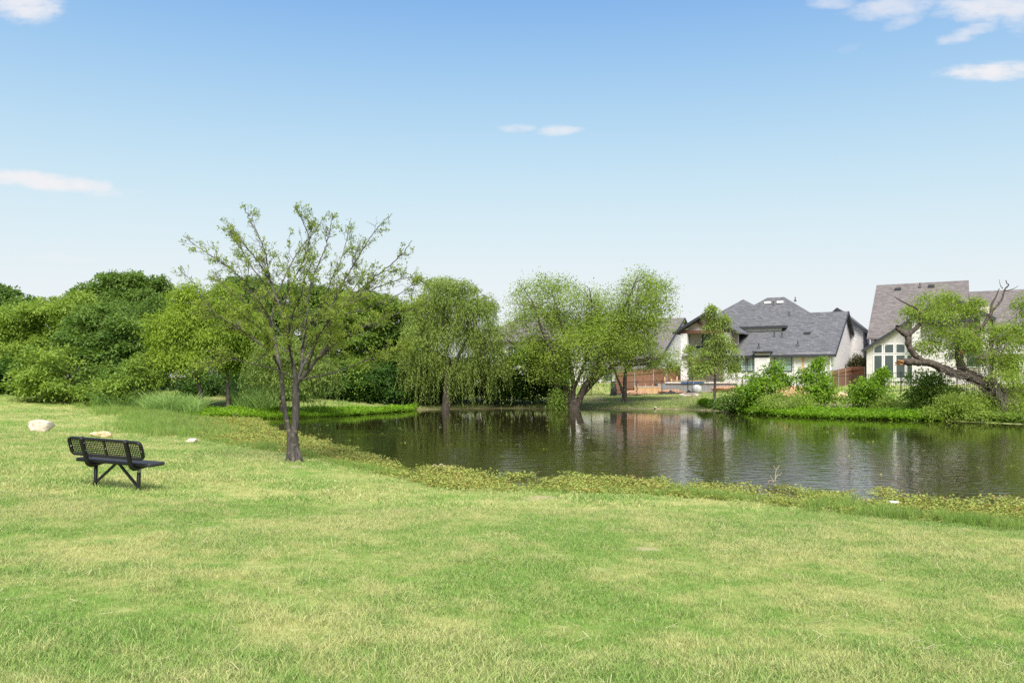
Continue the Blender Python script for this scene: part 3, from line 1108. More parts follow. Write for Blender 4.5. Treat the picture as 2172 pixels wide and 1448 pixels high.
# --- house in the middle: white painted brick, charcoal roof, balcony gable
H1 = house_root('brick_house', 'white brick house with charcoal roof and timber balcony gable, behind the pool site', 1765, 68.0)
GZ1 = 1.0
m = MB(); m.box(-8.9, -3.1, 0, 7.4, GZ1, 4.40)
m.build('wall', MAT['white_brick'], H1)
m = MB(); m.box(-3.1, -.02, -.12, 7.4, GZ1, 4.42)
m.build('wall', MAT['white_brick'], H1)
ez, rz_, ry_ = 4.46, 8.45, 7.7
sl = (rz_ - ez) / ry_
m = MB(); m.prismx([(.02, GZ1), (.02, ez - .15), (ry_, rz_ - .16), (11.3, 6.55), (11.3, GZ1)], -.30, 0.0)
m.build('gable_wall', MAT['white_brick'], H1)
roof_plane(H1, [(-13.0, -.45, ez - .45 * sl), (.32, -.45, ez - .45 * sl), (.32, ry_, rz_), (-13.0, ry_, rz_)])
roof_plane(H1, [(-13.0, ry_, rz_), (.32, ry_, rz_), (.32, 11.9, 6.38), (-13.0, 11.9, 6.38)])
m = MB(); m.box(-9.2, .33, -.52, -.452, ez - .45 * sl - .20, ez - .45 * sl + .02)
m.build('fascia', MAT['dark_trim'], H1)
m = MB()
m.bar((.345, -.45, ez - .45 * sl - .10), (.345, ry_, rz_ - .10), .05, .24)
m.bar((.345, ry_, rz_ - .10), (.345, 11.9, 6.28), .05, .24)
m.build('fascia', MAT['dark_trim'], H1)
m = MB(); m.box(-6.35, -5.05, -.50, 0.0, GZ1, 4.42); bump_out = m.build('chimney_breast', MAT['white_brick'], H1)
m = MB(); m.box(-6.5, -4.9, -.85, .35, 4.47, 4.60); m.build('cap', MAT['dark_trim'], bump_out)
for x0 in (-8.72, -7.82, -6.98):
    pass
for (xa, xb) in ((-8.78, -8.08), (-7.92, -7.22), (-7.06, -6.42)):
    window_part(H1, xa, xb, 0, 2.85, 4.06, 'window_green', 'dark_trim', louvres=True, frame=.05)
window_part(H1, -4.72, -3.30, 0, 2.85, 4.06, 'window_green', 'dark_trim', 1, louvres=True, frame=.05)
m = MB(); m.box(-2.42, -2.24, -.15, -.122, 2.2, 4.25); m.build('trim_board', MAT['lumber'], H1)
m = MB(); m.tube([(-.12, -.24, 4.2), (-.12, -.24, 1.5)], .05, 8); m.build('downpipe', MAT['white_paint'], H1)
# upper storey with hip roof
ux0, ux1, uy0, uy1, uz = -13.6, -4.6, 3.85, 13.0, 7.06
m = MB(); m.box(ux0 + .4, ux1 - .4, uy0 + .30, uy1 - .4, 5.2, uz - .08); m.build('upper_wall', MAT['white_paint'], H1)
ap = (-9.6, 8.6, 10.1)
for tri in (((ux0, uy0, uz), (ux1, uy0, uz), ap), ((ux1, uy0, uz), (ux1, uy1, uz), ap), ((ux1, uy1, uz), (ux0, uy1, uz), ap), ((ux0, uy1, uz), (ux0, uy0, uz), ap)):
    roof_plane(H1, tri, t=.06)
m = MB()
m.box(ux0, ux1, uy0 - .04, uy0 - .002, uz - .22, uz + .015); m.box(ux1 + .002, ux1 + .04, uy0, uy1, uz - .22, uz + .015)
m.build('gutter', MAT['dark_trim'], H1)
vent(H1, -9.6, 8.35, 9.62, 'sky')
vent(H1, -7.2, 6.0, 8.02)
# rear storey hip with a short ridge
bx0, bx1, by0, by1, bz_ = -13.6, -2.6, 12.0, 22.0, 7.6
m = MB(); m.box(bx0 + .4, bx1 - .4, by0 + .4, by1 - .4, 4.0, bz_); m.build('rear_wall', MAT['white_brick'], H1)
rl, rr = (-9.1, 17, 10.95), (-7.3, 17, 10.95)
roof_plane(H1, [(bx0, by0, bz_), (bx1, by0, bz_), rr, rl], t=.06)
roof_plane(H1, [(bx1, by0, bz_), (bx1, by1, bz_), rr], t=.06)
roof_plane(H1, [(bx1, by1, bz_), (bx0, by1, bz_), rl, rr], t=.06)
roof_plane(H1, [(bx0, by1, bz_), (bx0, by0, bz_), rl], t=.06)
vent(H1, -8.8, 16.0, 10.35, 'sky'); vent(H1, -7.5, 16.0, 10.35, 'sky')
vent(H1, -8.15, 15.6, 10.0); vent(H1, -6.2, 17.2, 10.5); vent(H1, -4.9, 7.2, 8.2)
for (x, y) in ((-5.4, 3.0), (-4.7, 2.9)): vent(H1, x, y, ez + y * sl, 'pipe')
vent(H1, -2.6, 3.4, ez + 3.4 * sl, 'box')
vent(H1, -6.3, .9, ez + .9 * sl); vent(H1, -3.0, 1.2, ez + 1.2 * sl)
# rear wing with front-facing half gable on the right
m = MB(); m.prism([(-3.4, GZ1), (1.15, GZ1), (1.15, 6.85), (-1.2, 9.0), (-3.4, 7.0)], 11.55, 17.0)
m.build('wing_wall', MAT['white_brick'], H1)
roof_plane(H1, [(-1.2, 11.2, 9.12), (1.5, 11.2, 6.68), (1.5, 17.4, 6.68), (-1.2, 17.4, 9.12)])
roof_plane(H1, [(-3.9, 11.2, 6.68), (-1.2, 11.2, 9.12), (-1.2, 17.4, 9.12), (-3.9, 17.4, 6.68)])
m = MB(); m.bar((-1.2, 11.17, 9.02), (1.5, 11.17, 6.58), .05, .24); m.box(1.505, 1.6, 11.2, 17.4, 6.46, 6.62); m.build('fascia', MAT['dark_trim'], H1)
m = MB(); m.box(1.15, 1.2, 14.6, 15.5, 4.3, 6.0); m.build('window', MAT['window_dark'], H1)
# balcony porch gable on the left
px0, px1, pz, paz = -13.5, -8.2, 6.62, 8.25
pxc = (px0 + px1) / 2 + .2
m = MB(); m.box(px0 + .35, px0 + .95, -.25, .35, GZ1 - .2, 6.35); m.build('column', MAT['white_brick'], H1)
m = MB(); m.box(px1 - .95, px1 - .35, -.25, .35, GZ1 - .2, 6.35); m.build('column', MAT['white_brick'], H1)
m = MB(); m.box(px0 + .35, px1 - .1, 1.5, 1.8, GZ1, 6.6); m.build('wall', MAT['beige_stucco'], H1)
m = MB(); m.box(px0 + .35, px1 - .1, .1, 1.49, 3.9, 4.15); m.build('balcony_floor', MAT['white_paint'], H1)
m = MB(); m.box(px0 + .36, px1 - .36, -.2, .1, 6.352, 6.62); m.build('beam', MAT['timber'], H1)
m = MB(); m.prism([(px0 + .4, 6.625), (px1 - .4, 6.625), (pxc, paz - .28)], .12, .2); m.build('gable_panel', MAT['beige_stucco'], H1)
m = MB(); m.box(pxc - .13, pxc + .13, -.12, .08, 6.622, paz - .18); m.build('king_post', MAT['timber'], H1)
for s_ in (-1, 1):
    m = MB(); m.bar((pxc + s_ * .12, -.02, 6.75), (pxc + s_ * 1.05, -.02, 7.48), .16, .2); m.build('brace', MAT['timber'], H1)
ps = (paz - pz) / (pxc - px0)
roof_plane(H1, [(px0 - .3, -.6, pz - .3 * ps), (pxc, -.6, paz), (pxc, 6.5, paz), (px0 - .3, 6.5, pz - .3 * ps)])
ps2 = (paz - pz) / (px1 - pxc)
roof_plane(H1, [(pxc, -.6, paz), (px1 + .4, -.6, pz - .4 * ps2), (px1 + .4, 6.5, pz - .4 * ps2), (pxc, 6.5, paz)])
m = MB(); m.bar((px0 - .3, -.63, pz - .3 * ps - .1), (pxc, -.63, paz - .1), .05, .22); m.bar((pxc, -.63, paz - .1), (px1 + .4, -.63, pz - .4 * ps2 - .1), .05, .22)
m.build('bargeboard', MAT['dark_trim'], H1)
window_part(H1, -11.62, -11.02, 1.5, 4.85, 6.2, 'window_green', 'dark_trim', 2, 3, frame=.07)
window_part(H1, -10.55, -9.95, 1.5, 4.85, 6.2, 'window_green', 'dark_trim', 2, 3, frame=.07)
m = MB(); m.tube([(px0 + 1.05, .2, 6.3), (px0 + 1.05, .2, 1.4)], .05, 8); m.build('downpipe', MAT['dark_trim'], H1)

# --- neighbour on the left of it
H3 = house_root('brick_house', 'white brick house with brown shingle gable, mostly hidden behind the many-stemmed tree', 1385, 82.0)
e3, r3, y3 = 3.55, 9.0, 9.45
m = MB(); m.prismx([(.05, 1.0), (.05, e3 - .1), (y3, r3 - .15), (14.0, 6.3), (14.0, 1.0)], -.3, 0); m.build('gable_wall', MAT['white_brick'], H3)
m = MB(); m.box(-12, -.302, .05, 8, 1.0, e3 - .1); m.build('wall', MAT['white_brick'], H3)
s3 = (r3 - e3) / y3
roof_plane(H3, [(-12.3, -.5, e3 - .5 * s3), (.3, -.5, e3 - .5 * s3), (.3, y3, r3), (-12.3, y3, r3)], 'brown_shingle')
roof_plane(H3, [(-12.3, y3, r3), (.3, y3, r3), (.3, 14.4, 6.05), (-12.3, 14.4, 6.05)], 'brown_shingle')
m = MB(); m.bar((.33, -.5, e3 - .5 * s3 - .1), (.33, y3, r3 - .1), .05, .22); m.bar((.33, y3, r3 - .1), (.33, 14.4, 5.95), .05, .22); m.build('bargeboard', MAT['dark_trim'], H3)
for x in (-10.5, -8.6, -5.5, -3.2):
    window_part(H3, x, x + 1.0, .05, 1.9, 3.1, 'window_dark', 'white_paint', 1, 2)

# --- hip-roofed house glimpsed between the willow and the many-stemmed tree
H4 = house_root('brick_house', 'pale house with brown hip roof glimpsed between the weeping willow and many-stemmed tree', 1010, 82.0, 14.0)
m = MB(); m.box(0, 11.0, .0, 9.0, .9, 5.9); m.build('wall', MAT['white_brick'], H4)
hz = 5.95
rl, rr = (3.6, 4.5, 8.75), (7.6, 4.5, 8.75)
for q in (((-.5, -.5, hz), (11.5, -.5, hz), rr, rl), ((11.5, -.5, hz), (11.5, 9.5, hz), rr), ((11.5, 9.5, hz), (-.5, 9.5, hz), rl, rr), ((-.5, 9.5, hz), (-.5, -.5, hz), rl)):
    roof_plane(H4, q, 'brown_shingle', .1)
for (x, z) in ((1.2, 3.9), (3.4, 3.9), (6.2, 3.9), (8.6, 3.9), (1.2, 1.6), (6.2, 1.6), (8.6, 1.6)):
    window_part(H4, x, x + 1.1, 0, z, z + 1.5, 'window_dark', 'white_paint', 2, 2)

# --- big house at the right edge
H2 = house_root('brick_house', 'cream brick house with brown roof and arched windows behind the broken willow', 1838, 70.0)
e2, ax2, az2 = 4.9, 3.85, 7.55
m = MB(); m.prism([(0, 1.0), (7.6, 1.0), (7.6, 4.85), (ax2, az2 - .12), (0, e2 - .1)], 0, 11.0); m.build('gable_wall', MAT['cream_brick'], H2)
s2 = (az2 - e2) / ax2
roof_plane(H2, [(-.35, -.4, e2 - .35 * s2), (ax2, -.4, az2), (ax2, 9, az2), (-.35, 9, e2 - .35 * s2)], 'brown_shingle')
roof_plane(H2, [(ax2, -.4, az2), (7.8, -.4, 4.8), (7.8, 9, 4.8), (ax2, 9, az2)], 'brown_shingle')
m = MB(); m.bar((-.35, -.43, e2 - .35 * s2 - .11), (ax2, -.43, az2 - .11), .05, .24); m.build('bargeboard', MAT['dark_trim'], H2)
# arched window group: three lights with transoms
wx = [(.62, 1.22), (1.46, 2.12), (2.36, 3.0), (3.2, 3.7)]
arches = [(.38, .0), (.12, .0), (.0, .12), (.0, .4)]
for (xa, xb), ar in zip(wx, arches):
    window_part(H2, xa, xb, 0, 2.25, 4.18, 'window_dark', 'white_paint', frame=.09)
    window_part(H2, xa, xb, 0, 4.42, 5.12, 'window_dark', 'white_paint', arch=ar, frame=.07)
m = MB(); m.box(.3, 3.9, -.10, .0, 1.98, 2.13); m.build('sill', MAT['white_paint'], H2)
# main roof
R2, z2 = 11.4, 11.5
ya, za = 2.9, 5.84
roof_plane(H2, [(-.3, ya, za), (7.7, ya, za), (7.7, R2, z2), (-.3, R2, z2)], 'brown_shingle')
roof_plane(H2, [(-.3, R2, z2), (7.7, R2, z2), (7.7, 20, 5.7), (-.3, 20, 5.7)], 'brown_shingle')
m = MB(); m.prismx([(ya + .3, 1.0), (ya + .3, za), (R2, z2 - .15), (19.6, 5.8), (19.6, 1.0)], 0, .3); m.build('end_wall', MAT['cream_brick'], H2)
m = MB(); m.prismx([(ya + .3, 1.0), (ya + .3, za), (R2, z2 - .15), (19.6, 5.8), (19.6, 1.0)], 7.2, 7.5); m.build('end_wall', MAT['cream_brick'], H2)
vent(H2, 1.7, 10.4, 10.85, 'box'); vent(H2, 4.6, 10.6, 11.0, 'box'); vent(H2, 3.6, 10.6, 11.0)
# porch gable
gx0, gx1, ga, gzp = 3.62, 9.3, 6.3, 9.1
m = MB(); m.box(gx0, gx0 + .62, -.95, -.4, .9, 7.2); m.build('column', MAT['cream_brick'], H2)
m = MB(); m.box(gx1 - .72, gx1 - .1, -.95, -.4, .9, 7.2); m.build('column', MAT['cream_brick'], H2)
m = MB(); m.box(gx0 + .63, gx1 - .73, -.9, -.5, 6.85, 7.2); m.build('beam', MAT['dark_trim'], H2)
m = MB(); m.box(gx0 + .2, gx1 + .1, 1.2, 1.5, .9, 8.2); m.build('wall', MAT['beige_stucco'], H2)
gs = (gzp - 7.25) / (ga - gx0)
roof_plane(H2, [(gx0 - .35, -1.3, 7.25 - .35 * gs), (ga, -1.3, gzp), (ga, 8, gzp), (gx0 - .35, 8, 7.25 - .35 * gs)], 'brown_shingle')
roof_plane(H2, [(ga, -1.3, gzp), (gx1 + .35, -1.3, 7.05), (gx1 + .35, 8, 7.05), (ga, 8, gzp)], 'brown_shingle')
m = MB(); m.bar((gx0 - .35, -1.33, 7.0), (ga, -1.33, gzp - .11), .05, .26); m.bar((ga, -1.33, gzp - .11), (gx1 + .35, -1.33, 6.93), .05, .26); m.build('bargeboard', MAT['dark_trim'], H2)
m = MB(); m.prism([(gx0 + .3, 7.22), (gx1 - .3, 7.22), (ga, gzp - .3)], -.75, -.6); m.build('gable_panel', MAT['beige_stucco'], H2)
for i, xa in enumerate((5.1, 6.35, 7.6)):
    window_part(H2, xa, xa + 1.0, 1.2, 5.95, 6.75, 'window_green', 'white_paint', 2, arch=((.3, 0), 0, (0, .3))[i], frame=.09)
    window_part(H2, xa, xa + 1.0, 1.2, 3.2, 5.55, 'window_green', 'white_paint', frame=.09)
# lower right wing and the long ridge behind
m = MB(); m.box(7.72, 19.0, 5.2, 14.0, .9, 6.6); m.build('wall', MAT['cream_brick'], H2)
roof_plane(H2, [(7.72, 4.6, 6.5), (19.5, 4.6, 6.5), (19.5, 10.2, 10.3), (7.72, 10.2, 10.3)], 'brown_shingle')
roof_plane(H2, [(7.72, 10.2, 10.3), (19.5, 10.2, 10.3), (19.5, 15.5, 6.5), (7.72, 15.5, 6.5)], 'brown_shingle')
m = MB(); m.box(9.5, 17.0, .6, 5.1, .9, 5.5); m.build('wall', MAT['cream_brick'], H2)
tip = (12.6, 3.6, 7.5)
roof_plane(H2, [(9.3, .2, 5.6), (17.4, .2, 5.6), tip], 'brown_shingle', .08)
roof_plane(H2, [(9.3, 5.4, 5.6), (9.3, .2, 5.6), tip], 'brown_shingle', .08)
roof_plane(H2, [(17.4, .2, 5.6), (17.4, 5.4, 5.6), tip], 'brown_shingle', .08)
vent(H2, 12.2, 9.2, 9.7)
for x in (10.3, 12.2, 14.1):
    window_part(H2, x, x + 1.0, .6, 2.2, 4.2, 'window_dark', 'white_paint', 1, 2)


# ------------------------------------------------------------------ fences
board_me = None


def wood_fence(label, pts, height=1.83):
    """cedar boards one by one, grey steel posts, two rails; pts: (x, y, top z)"""
    global board_me
    if board_me is None:
        b_ = MB(); b_.box(-.066, .066, -.011, .011, 0, 1.0)
        t_ = b_.build('board', MAT['fence_wood']); board_me = t_.data
        bpy.data.objects.remove(t_)
    x0, y0, z0 = pts[0]
    root = empty('wood_fence', (x0, y0, z0 - height))
    tag(root, label, 'fence')
    r = np.random.default_rng(int(abs(x0) * 100))
    acc = 0
    for (a, b) in zip(pts[:-1], pts[1:]):
        a, b = np.array(a), np.array(b)
        ln = np.hypot(*(b - a)[:2])
        n = int(ln / .142)
        ang = math.atan2(b[1] - a[1], b[0] - a[0])
        for i in range(n):
            p = a + (b - a) * (i + .5) / n
            o = bpy.data.objects.new('board', board_me)
            o.parent = root
            o.location = (p[0] - x0, p[1] - y0, p[2] - height - .15 - z0 + height)
            o.scale = (1, 1, height + .15 + r.uniform(-.01, .01))
            o.rotation_euler = (0, 0, ang + r.normal() * .012)
            COL.objects.link(o)
        k = max(1, int(round(ln / 2.4)))
        nrm = np.array((math.sin(ang), -math.cos(ang)))
        for i in range(k + 1):
            p = a + (b - a) * i / k
            q = MB(); q.tube([(p[0] - x0 + nrm[0] * .05, p[1] - y0 + nrm[1] * .05, p[2] - z0 - .25), (p[0] - x0 + nrm[0] * .05, p[1] - y0 + nrm[1] * .05, p[2] - z0 + height - .02)], .032, 8)
            q.build('post', MAT['fence_post'], root)
        for f in (.2, .85):
            q = MB()
            q.bar((a[0] - x0 + nrm[0] * .035, a[1] - y0 + nrm[1] * .035, a[2] - z0 + height * f), (b[0] - x0 + nrm[0] * .035, b[1] - y0 + nrm[1] * .035, b[2] - z0 + height * f), .04, .09)
            q.build('rail', MAT['fence_wood'], root)
    return root


def top(px, py, d):
    p = W(px, py, d)
    return (p[0], p[1], p[2])


def shift(p, dz):
    return (p[0], p[1], p[2] - dz)


wood_fence('reddish cedar board fence stepping up behind the pool site, left of the white column',
           [top(1304, 790, 69.2), top(1385, 783, 71.2), top(1440, 777.5, 75.6), top(1463, 777.5, 77.0)])
wood_fence('reddish cedar board fence between the middle house and the right house',
           [top(1762, 787, 66.2), top(1806, 777.5, 72.8), top(1835, 776.5, 71.0)])

picket_me = None


def iron_fence(label, pts, height=1.22):
    """black metal picket fence; pts: (x, y) along the line, one panel between two posts"""
    x0, y0 = pts[0]
    z0 = gz(x0, y0)
    root = empty('iron_fence', (x0, y0, z0))
    tag(root, label, 'fence')
    zs = [gz(*p) for p in pts]
    for i, (p, z) in enumerate(zip(pts, zs)):
        q = MB(); q.box(p[0] - x0 - .035, p[0] - x0 + .035, p[1] - y0 - .035, p[1] - y0 + .035, z - z0 - .2, z - z0 + height + .06)
        q.build('post', MAT['iron'], root)
    for i in range(len(pts) - 1):
        a = np.array((pts[i][0] - x0, pts[i][1] - y0, zs[i] - z0)); b = np.array((pts[i + 1][0] - x0, pts[i + 1][1] - y0, zs[i + 1] - z0))
        for h in (.12, height - .02):
            q = MB(); q.bar(a + (0, 0, h), b + (0, 0, h), .03, .035); q.build('rail', MAT['iron'], root)
        n = int(np.linalg.norm(b - a) / .115)
        q = MB()
        for k in range(1, n):
            c = a + (b - a) * k / n
            q.box(c[0] - .009, c[0] + .009, c[1] - .009, c[1] + .009, c[2] + .04, c[2] + height)
        o = q.build('picket_row', MAT['iron'], root)
        o['kind'] = 'stuff'
    return root


def xy(px, d):
    return ((px - 1086) / F * d, d)


iron_fence('black iron picket fence in front of the pool building site',
           [xy(px, 68 - (px - 1400) * .002) for px in (1300, 1351, 1404, 1459, 1518, 1575, 1632)])
iron_fence('black iron picket fence beside the grass yard, left of the pool site',
           [xy(px, 68.2) for px in (1150, 1200, 1254, 1298)])
iron_fence('black iron picket fence in front of the right house lawn',
           [xy(px, d) for px, d in ((1690, 61.5), (1745, 60.8), (1802, 60.0), (1871, 59.0), (1911, 58.4), (1965, 57.6), (2030, 56.8), (2100, 56.0))], 1.42)


# ------------------------------------------------------------------ pool building site behind the iron fence
def rock(name, label, cat, loc, size, mat, seed, group=None, sub=3, rough=.22, flat=.25, blocky=0.0):
    import bmesh
    bm = bmesh.new()
    bmesh.ops.create_icosphere(bm, subdivisions=sub, radius=1.0)
    r = np.random.default_rng(seed)
    planes = [(unit(r.normal(size=3)), r.uniform(.5, .85) * (1.22 if blocky else 1.0)) for _ in range(11)] + [(np.array((0, 0, 1.0)), .92 if blocky else .72), (np.array((0, 0, -1.0)), .8)]
    for v in bm.verts:
        p = np.array(v.co)
        if blocky:
            p = p / (np.sum(np.abs(p) ** blocky) ** (1 / blocky))
        for (n_, dd) in planes:
            k = p @ n_
            if k > dd: p = p - n_ * (k - dd) * .92
        nz = .5 * vnoise(p[0] * 3 + 9, p[1] * 3 + p[2] * 2.3, 1.0, seed) + .25 * vnoise(p[0] * 7, p[1] * 7 + p[2] * 6, 1.0, seed + 3)
        p = p * (1 + rough * .5 * float(nz))
        v.co = p * np.array(size) * .5
    zmin = min(v.co.z for v in bm.verts)
    me_ = bpy.data.meshes.new(name); bm.to_mesh(me_); bm.free()
    for p in me_.polygons: p.use_smooth = True
    me_.set_sharp_from_angle(angle=R(28))
    o = link(name, me_, MAT[mat], None, (loc[0], loc[1], loc[2] - zmin - flat * size[2]))
    return tag(o, label, cat, group)


def on(px, d, dz=0.0):
    x, y = xy(px, d)
    return np.array((x, y, gz(x, y) + dz))


c = on(1478, 71.2)
shell = empty('pool_shell', tuple(c)); tag(shell, 'grey concrete pool shell under construction behind the iron fence', 'pool')
m = MB()
for (x0, x1, y0, y1) in ((-3.6, 3.3, -.9, -.65), (-3.6, -3.35, -.65, 2.8), (3.05, 3.3, -.65, 2.8), (-3.6, 3.3, 2.8, 3.05)):
    m.box(x0, x1, y0, y1, -.4, .66)
m.build('shell_wall', MAT['concrete'], shell)
m = MB(); m.box(-3.0, 3.35, -1.0, -.6, .664, .80); m.build('coping', MAT['coping'], shell)
m = MB(); m.box(-1.6, .4, -1.012, -.58, .65, .83); m.build('liner', MAT['tarp_blue'], shell)
c = on(1376, 70.2)
mf = empty('form_box', tuple(c)); tag(mf, 'low plywood form box with wooden stakes, left of the pool shell', 'formwork')
m = MB(); m.box(-1.3, 1.1, -.35, .6, -.2, .50); m.build('plywood_side', MAT['lumber'], mf)
m = MB(); m.box(-1.34, 1.14, -.39, .64, .504, .56); m.build('top_plate', MAT['coping'], mf)
for x in (-1.0, -.35, .25, .8):
    m = MB(); m.box(x - .03, x + .03, -.44, -.395, -.2, .78); m.build('stake', MAT['lumber'], mf)
c = on(1470, 73.2)
for i, (x, h) in enumerate(((1395, .95), (1410, 1.05), (1424, .9), (1436, 1.1))):
    p = on(x, 73.0)
    m = MB(); m.box(-.06, .06, -.05, .05, -.2, h + .1)
    o = m.build('wooden_stake', MAT['lumber'], None, loc=tuple(p))
    tag(o, ('leftmost pale wooden stake behind the pool shell', 'second pale wooden stake from the left behind the pool shell', 'third pale wooden stake from the left behind the pool shell', 'rightmost pale wooden stake behind the pool shell, nearest the white column')[i], 'stake', 'stakes behind the pool shell')
p = on(1352, 70.8)
a, b = W(1357, 811, 71.0), W(1392, 802, 71.8)
m = MB(); m.bar((0, 0, 0), b - a, .09, .05); o = m.build('lumber_plank', MAT['lumber'], None, loc=tuple(a)); tag(o, 'long plank leaning on the cedar fence behind the form box', 'plank')
m = MB(); m.box(-1.6, 1.6, -.1, .1, 0, .09); o = m.build('lumber_plank', MAT['lumber'], None, loc=tuple(W(1459, 808, 72.4))); tag(o, 'orange plank lying on top of the pool shell by the white column', 'plank')
r = np.random.default_rng(5)
for i, (px, d, sx, sz, mt, lab) in enumerate(((1425, 69.4, 3.0, .45, 'clay', 'low heap of orange clay in front of the pool shell'),
                                             (1545, 69.6, 3.4, .5, 'clay', 'heap of pale rubble and clay right of the pool shell'),
                                             (1345, 69.3, 2.2, .42, 'clay', 'small clay heap by the fork-trunked tree'),
                                             (1672, 60.5, 3.0, 1.0, 'clay', 'orange clay bank showing between the shrubs'),
                                             (1778, 56.5, 1.8, .6, 'stone_tan', 'tan sand heap beside the round shrub'))):
    rock('dirt_heap', lab, 'heap', on(px, d), (sx, 1.6, sz * 1.6), mt, 40 + i, sub=4, rough=.5, flat=.3)
for i, (px, w_, lab) in enumerate(((1438, 3.0, 'sagging black silt cloth along the iron fence before the pool shell'), (1335, 2.6, 'crumpled black silt cloth at the foot of the iron fence by the fork-trunked tree'))):
    c = on(px, 68.9)
    xs = np.linspace(-w_ / 2, w_ / 2, 26)
    h = .14 + .16 * np.abs(vnoise(xs * 3, xs * 0 + i * 7, 1.0, 9 + i)) + .1 * vnoise(xs, xs * 0, .3, 4)
    V = []
    for x, hh in zip(xs, h):
        for (yy, zz) in ((-.10, -.05), (-.04, hh * .6), (.02, hh), (.10, hh * .5), (.16, -.05)):
            V.append((x, yy + .05 * math.sin(x * 5), zz))
    Fq = [(k * 5 + j, k * 5 + j + 1, k * 5 + j + 6, k * 5 + j + 5) for k in range(25) for j in range(4)]
    mm = MB(); mm.add(V, Fq); o = mm.build('silt_cloth', MAT['tarp'], None, True, tuple(c)); tag(o, lab, 'cloth')
c = on(1301, 68.6)
m = MB(); m.tube([(0, 0, -.1), (.02, 0, .5), (-.02, 0, 1.25)], [.3, .27, .2], 10); o = m.build('silt_cloth', MAT['tarp'], None, True, tuple(c)); tag(o, 'upright roll of black cloth where the two iron fences meet', 'cloth')
m = MB(); m.tube([(0, 0, -.1), (0, 0, .35), (.02, 0, .62), (.03, 0, .72)], [.42, .42, .34, .12], 12); o = m.build('cement_sack', MAT['sack'], None, True, tuple(on(1478, 68.9))); tag(o, 'big white sack standing behind the iron fence by the staked sapling', 'sack')

# ------------------------------------------------------------------ the wood on the left
WOOD = 'trees of the wood on the left'
make_tree('elm_tree', 'dark green tree at the left picture edge, rearmost there', 'tree', (0, 842), [(0, 655, 62, 42), (-60, 690, 70, 60), (15, 730, 80, 70), (-30, 800, 90, 50), (40, 800, 60, 45)], 62, 'l_dark', 'bark', tr=.2, seed=11, group=WOOD, leaf=.15, nleaf=17)
make_tree('elm_tree', 'light green broad tree in the wood left of the dark rounded tree', 'tree', (95, 842), [(140, 668, 75, 46), (80, 690, 80, 52), (25, 700, 55, 55), (190, 690, 60, 50), (110, 740, 80, 55), (40, 770, 60, 50)], 56, 'l_mid', 'bark', tr=.2, seed=12, group=WOOD, tone=.66, spread=.3)
make_tree('mulberry_tree', 'rounded dark green tree standing foremost in the wood, leaves down to the grass', 'tree', (205, 846), [(225, 690, 66, 50), (175, 720, 55, 50), (225, 750, 72, 52), (270, 720, 45, 55), (240, 800, 60, 42), (200, 640 + 150, 50, 50)], 51.5, 'l_dark', 'bark', tr=.18, seed=13, group=WOOD, tone=.5, leaf=.14)
make_tree('elm_tree', 'tallest tree of the wood, its crown rising above the others', 'tree', (262, 846), [(262, 622, 72, 40), (205, 628, 42, 32), (318, 628, 42, 40), (285, 604, 38, 28), (262, 680, 95, 60), (190, 690, 60, 60)], 70, 'l_dark', 'bark', tr=.26, seed=14, group=WOOD, tone=.62, leaf=.16)
make_tree('hackberry_tree', 'mid green tree behind the yellow-green cypress, left side', 'tree', (330, 850), [(330, 690, 60, 60), (300, 760, 60, 60), (350, 790, 60, 55), (290, 820, 50, 35)], 60, 'l_dark', 'bark', tr=.18, seed=15, group=WOOD, tone=.55)
make_tree('leafy_bush', 'low bright bush at the edge of the mown lawn, far left', 'bush', (120, 845), [(110, 770, 55, 45), (150, 810, 55, 32), (80, 805, 50, 36)], 49.5, 'l_mid', 'bark', tr=.08, seed=16, tone=.6, group='bushes along the wood')
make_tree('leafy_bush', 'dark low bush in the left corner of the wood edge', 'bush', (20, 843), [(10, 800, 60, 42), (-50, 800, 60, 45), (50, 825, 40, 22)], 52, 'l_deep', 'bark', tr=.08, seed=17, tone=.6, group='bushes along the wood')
make_tree('leafy_bush', 'bush with layered leaves under the dark rounded tree', 'bush', (265, 848), [(265, 815, 52, 30), (215, 830, 45, 20), (300, 790, 40, 35)], 48.8, 'l_mid', 'bark', tr=.08, seed=18, tone=.45, group='bushes along the wood')
make_tree('cypress_tree', 'yellow-green feathery tree with leaning trunk beside the reeds', 'tree', (431, 866), [(400, 618, 24, 22), (402, 648, 40, 36), (385, 690, 58, 42), (425, 700, 50, 50), (366, 725, 48, 34), (415, 735, 52, 32), (350, 758, 36, 17), (395, 764, 50, 18)], 49, 'l_cyp', 'bark', trunk=[(424, 830), (414, 780), (408, 700)], tr=.15, per=42, nleaf=20, leaf=.12, width=.34, clump=.34, droop=.3, seed=21, tone=.55)
make_tree('cypress_tree', 'yellow-green feathery tree with straight thin trunk, right of the leaning one', 'tree', (484, 866), [(480, 650, 45, 42), (500, 700, 55, 46), (455, 710, 45, 46), (480, 735, 54, 32), (525, 735, 42, 32), (470, 762, 46, 16)], 50, 'l_cyp', 'bark', trunk=[(483, 830), (481, 780), (482, 700)], tr=.13, per=42, nleaf=20, leaf=.12, width=.34, clump=.34, droop=.3, seed=22, tone=.42)
make_tree('oak_tree', 'tall dark tree behind the sparse-leaved tree, left part', 'tree', (560, 850), [(525, 628, 55, 42), (560, 670, 70, 55), (500, 690, 60, 60), (545, 740, 80, 60), (520, 800, 70, 45)], 66, 'l_dark', 'bark', tr=.22, seed=23, leaf=.15, tone=.45)
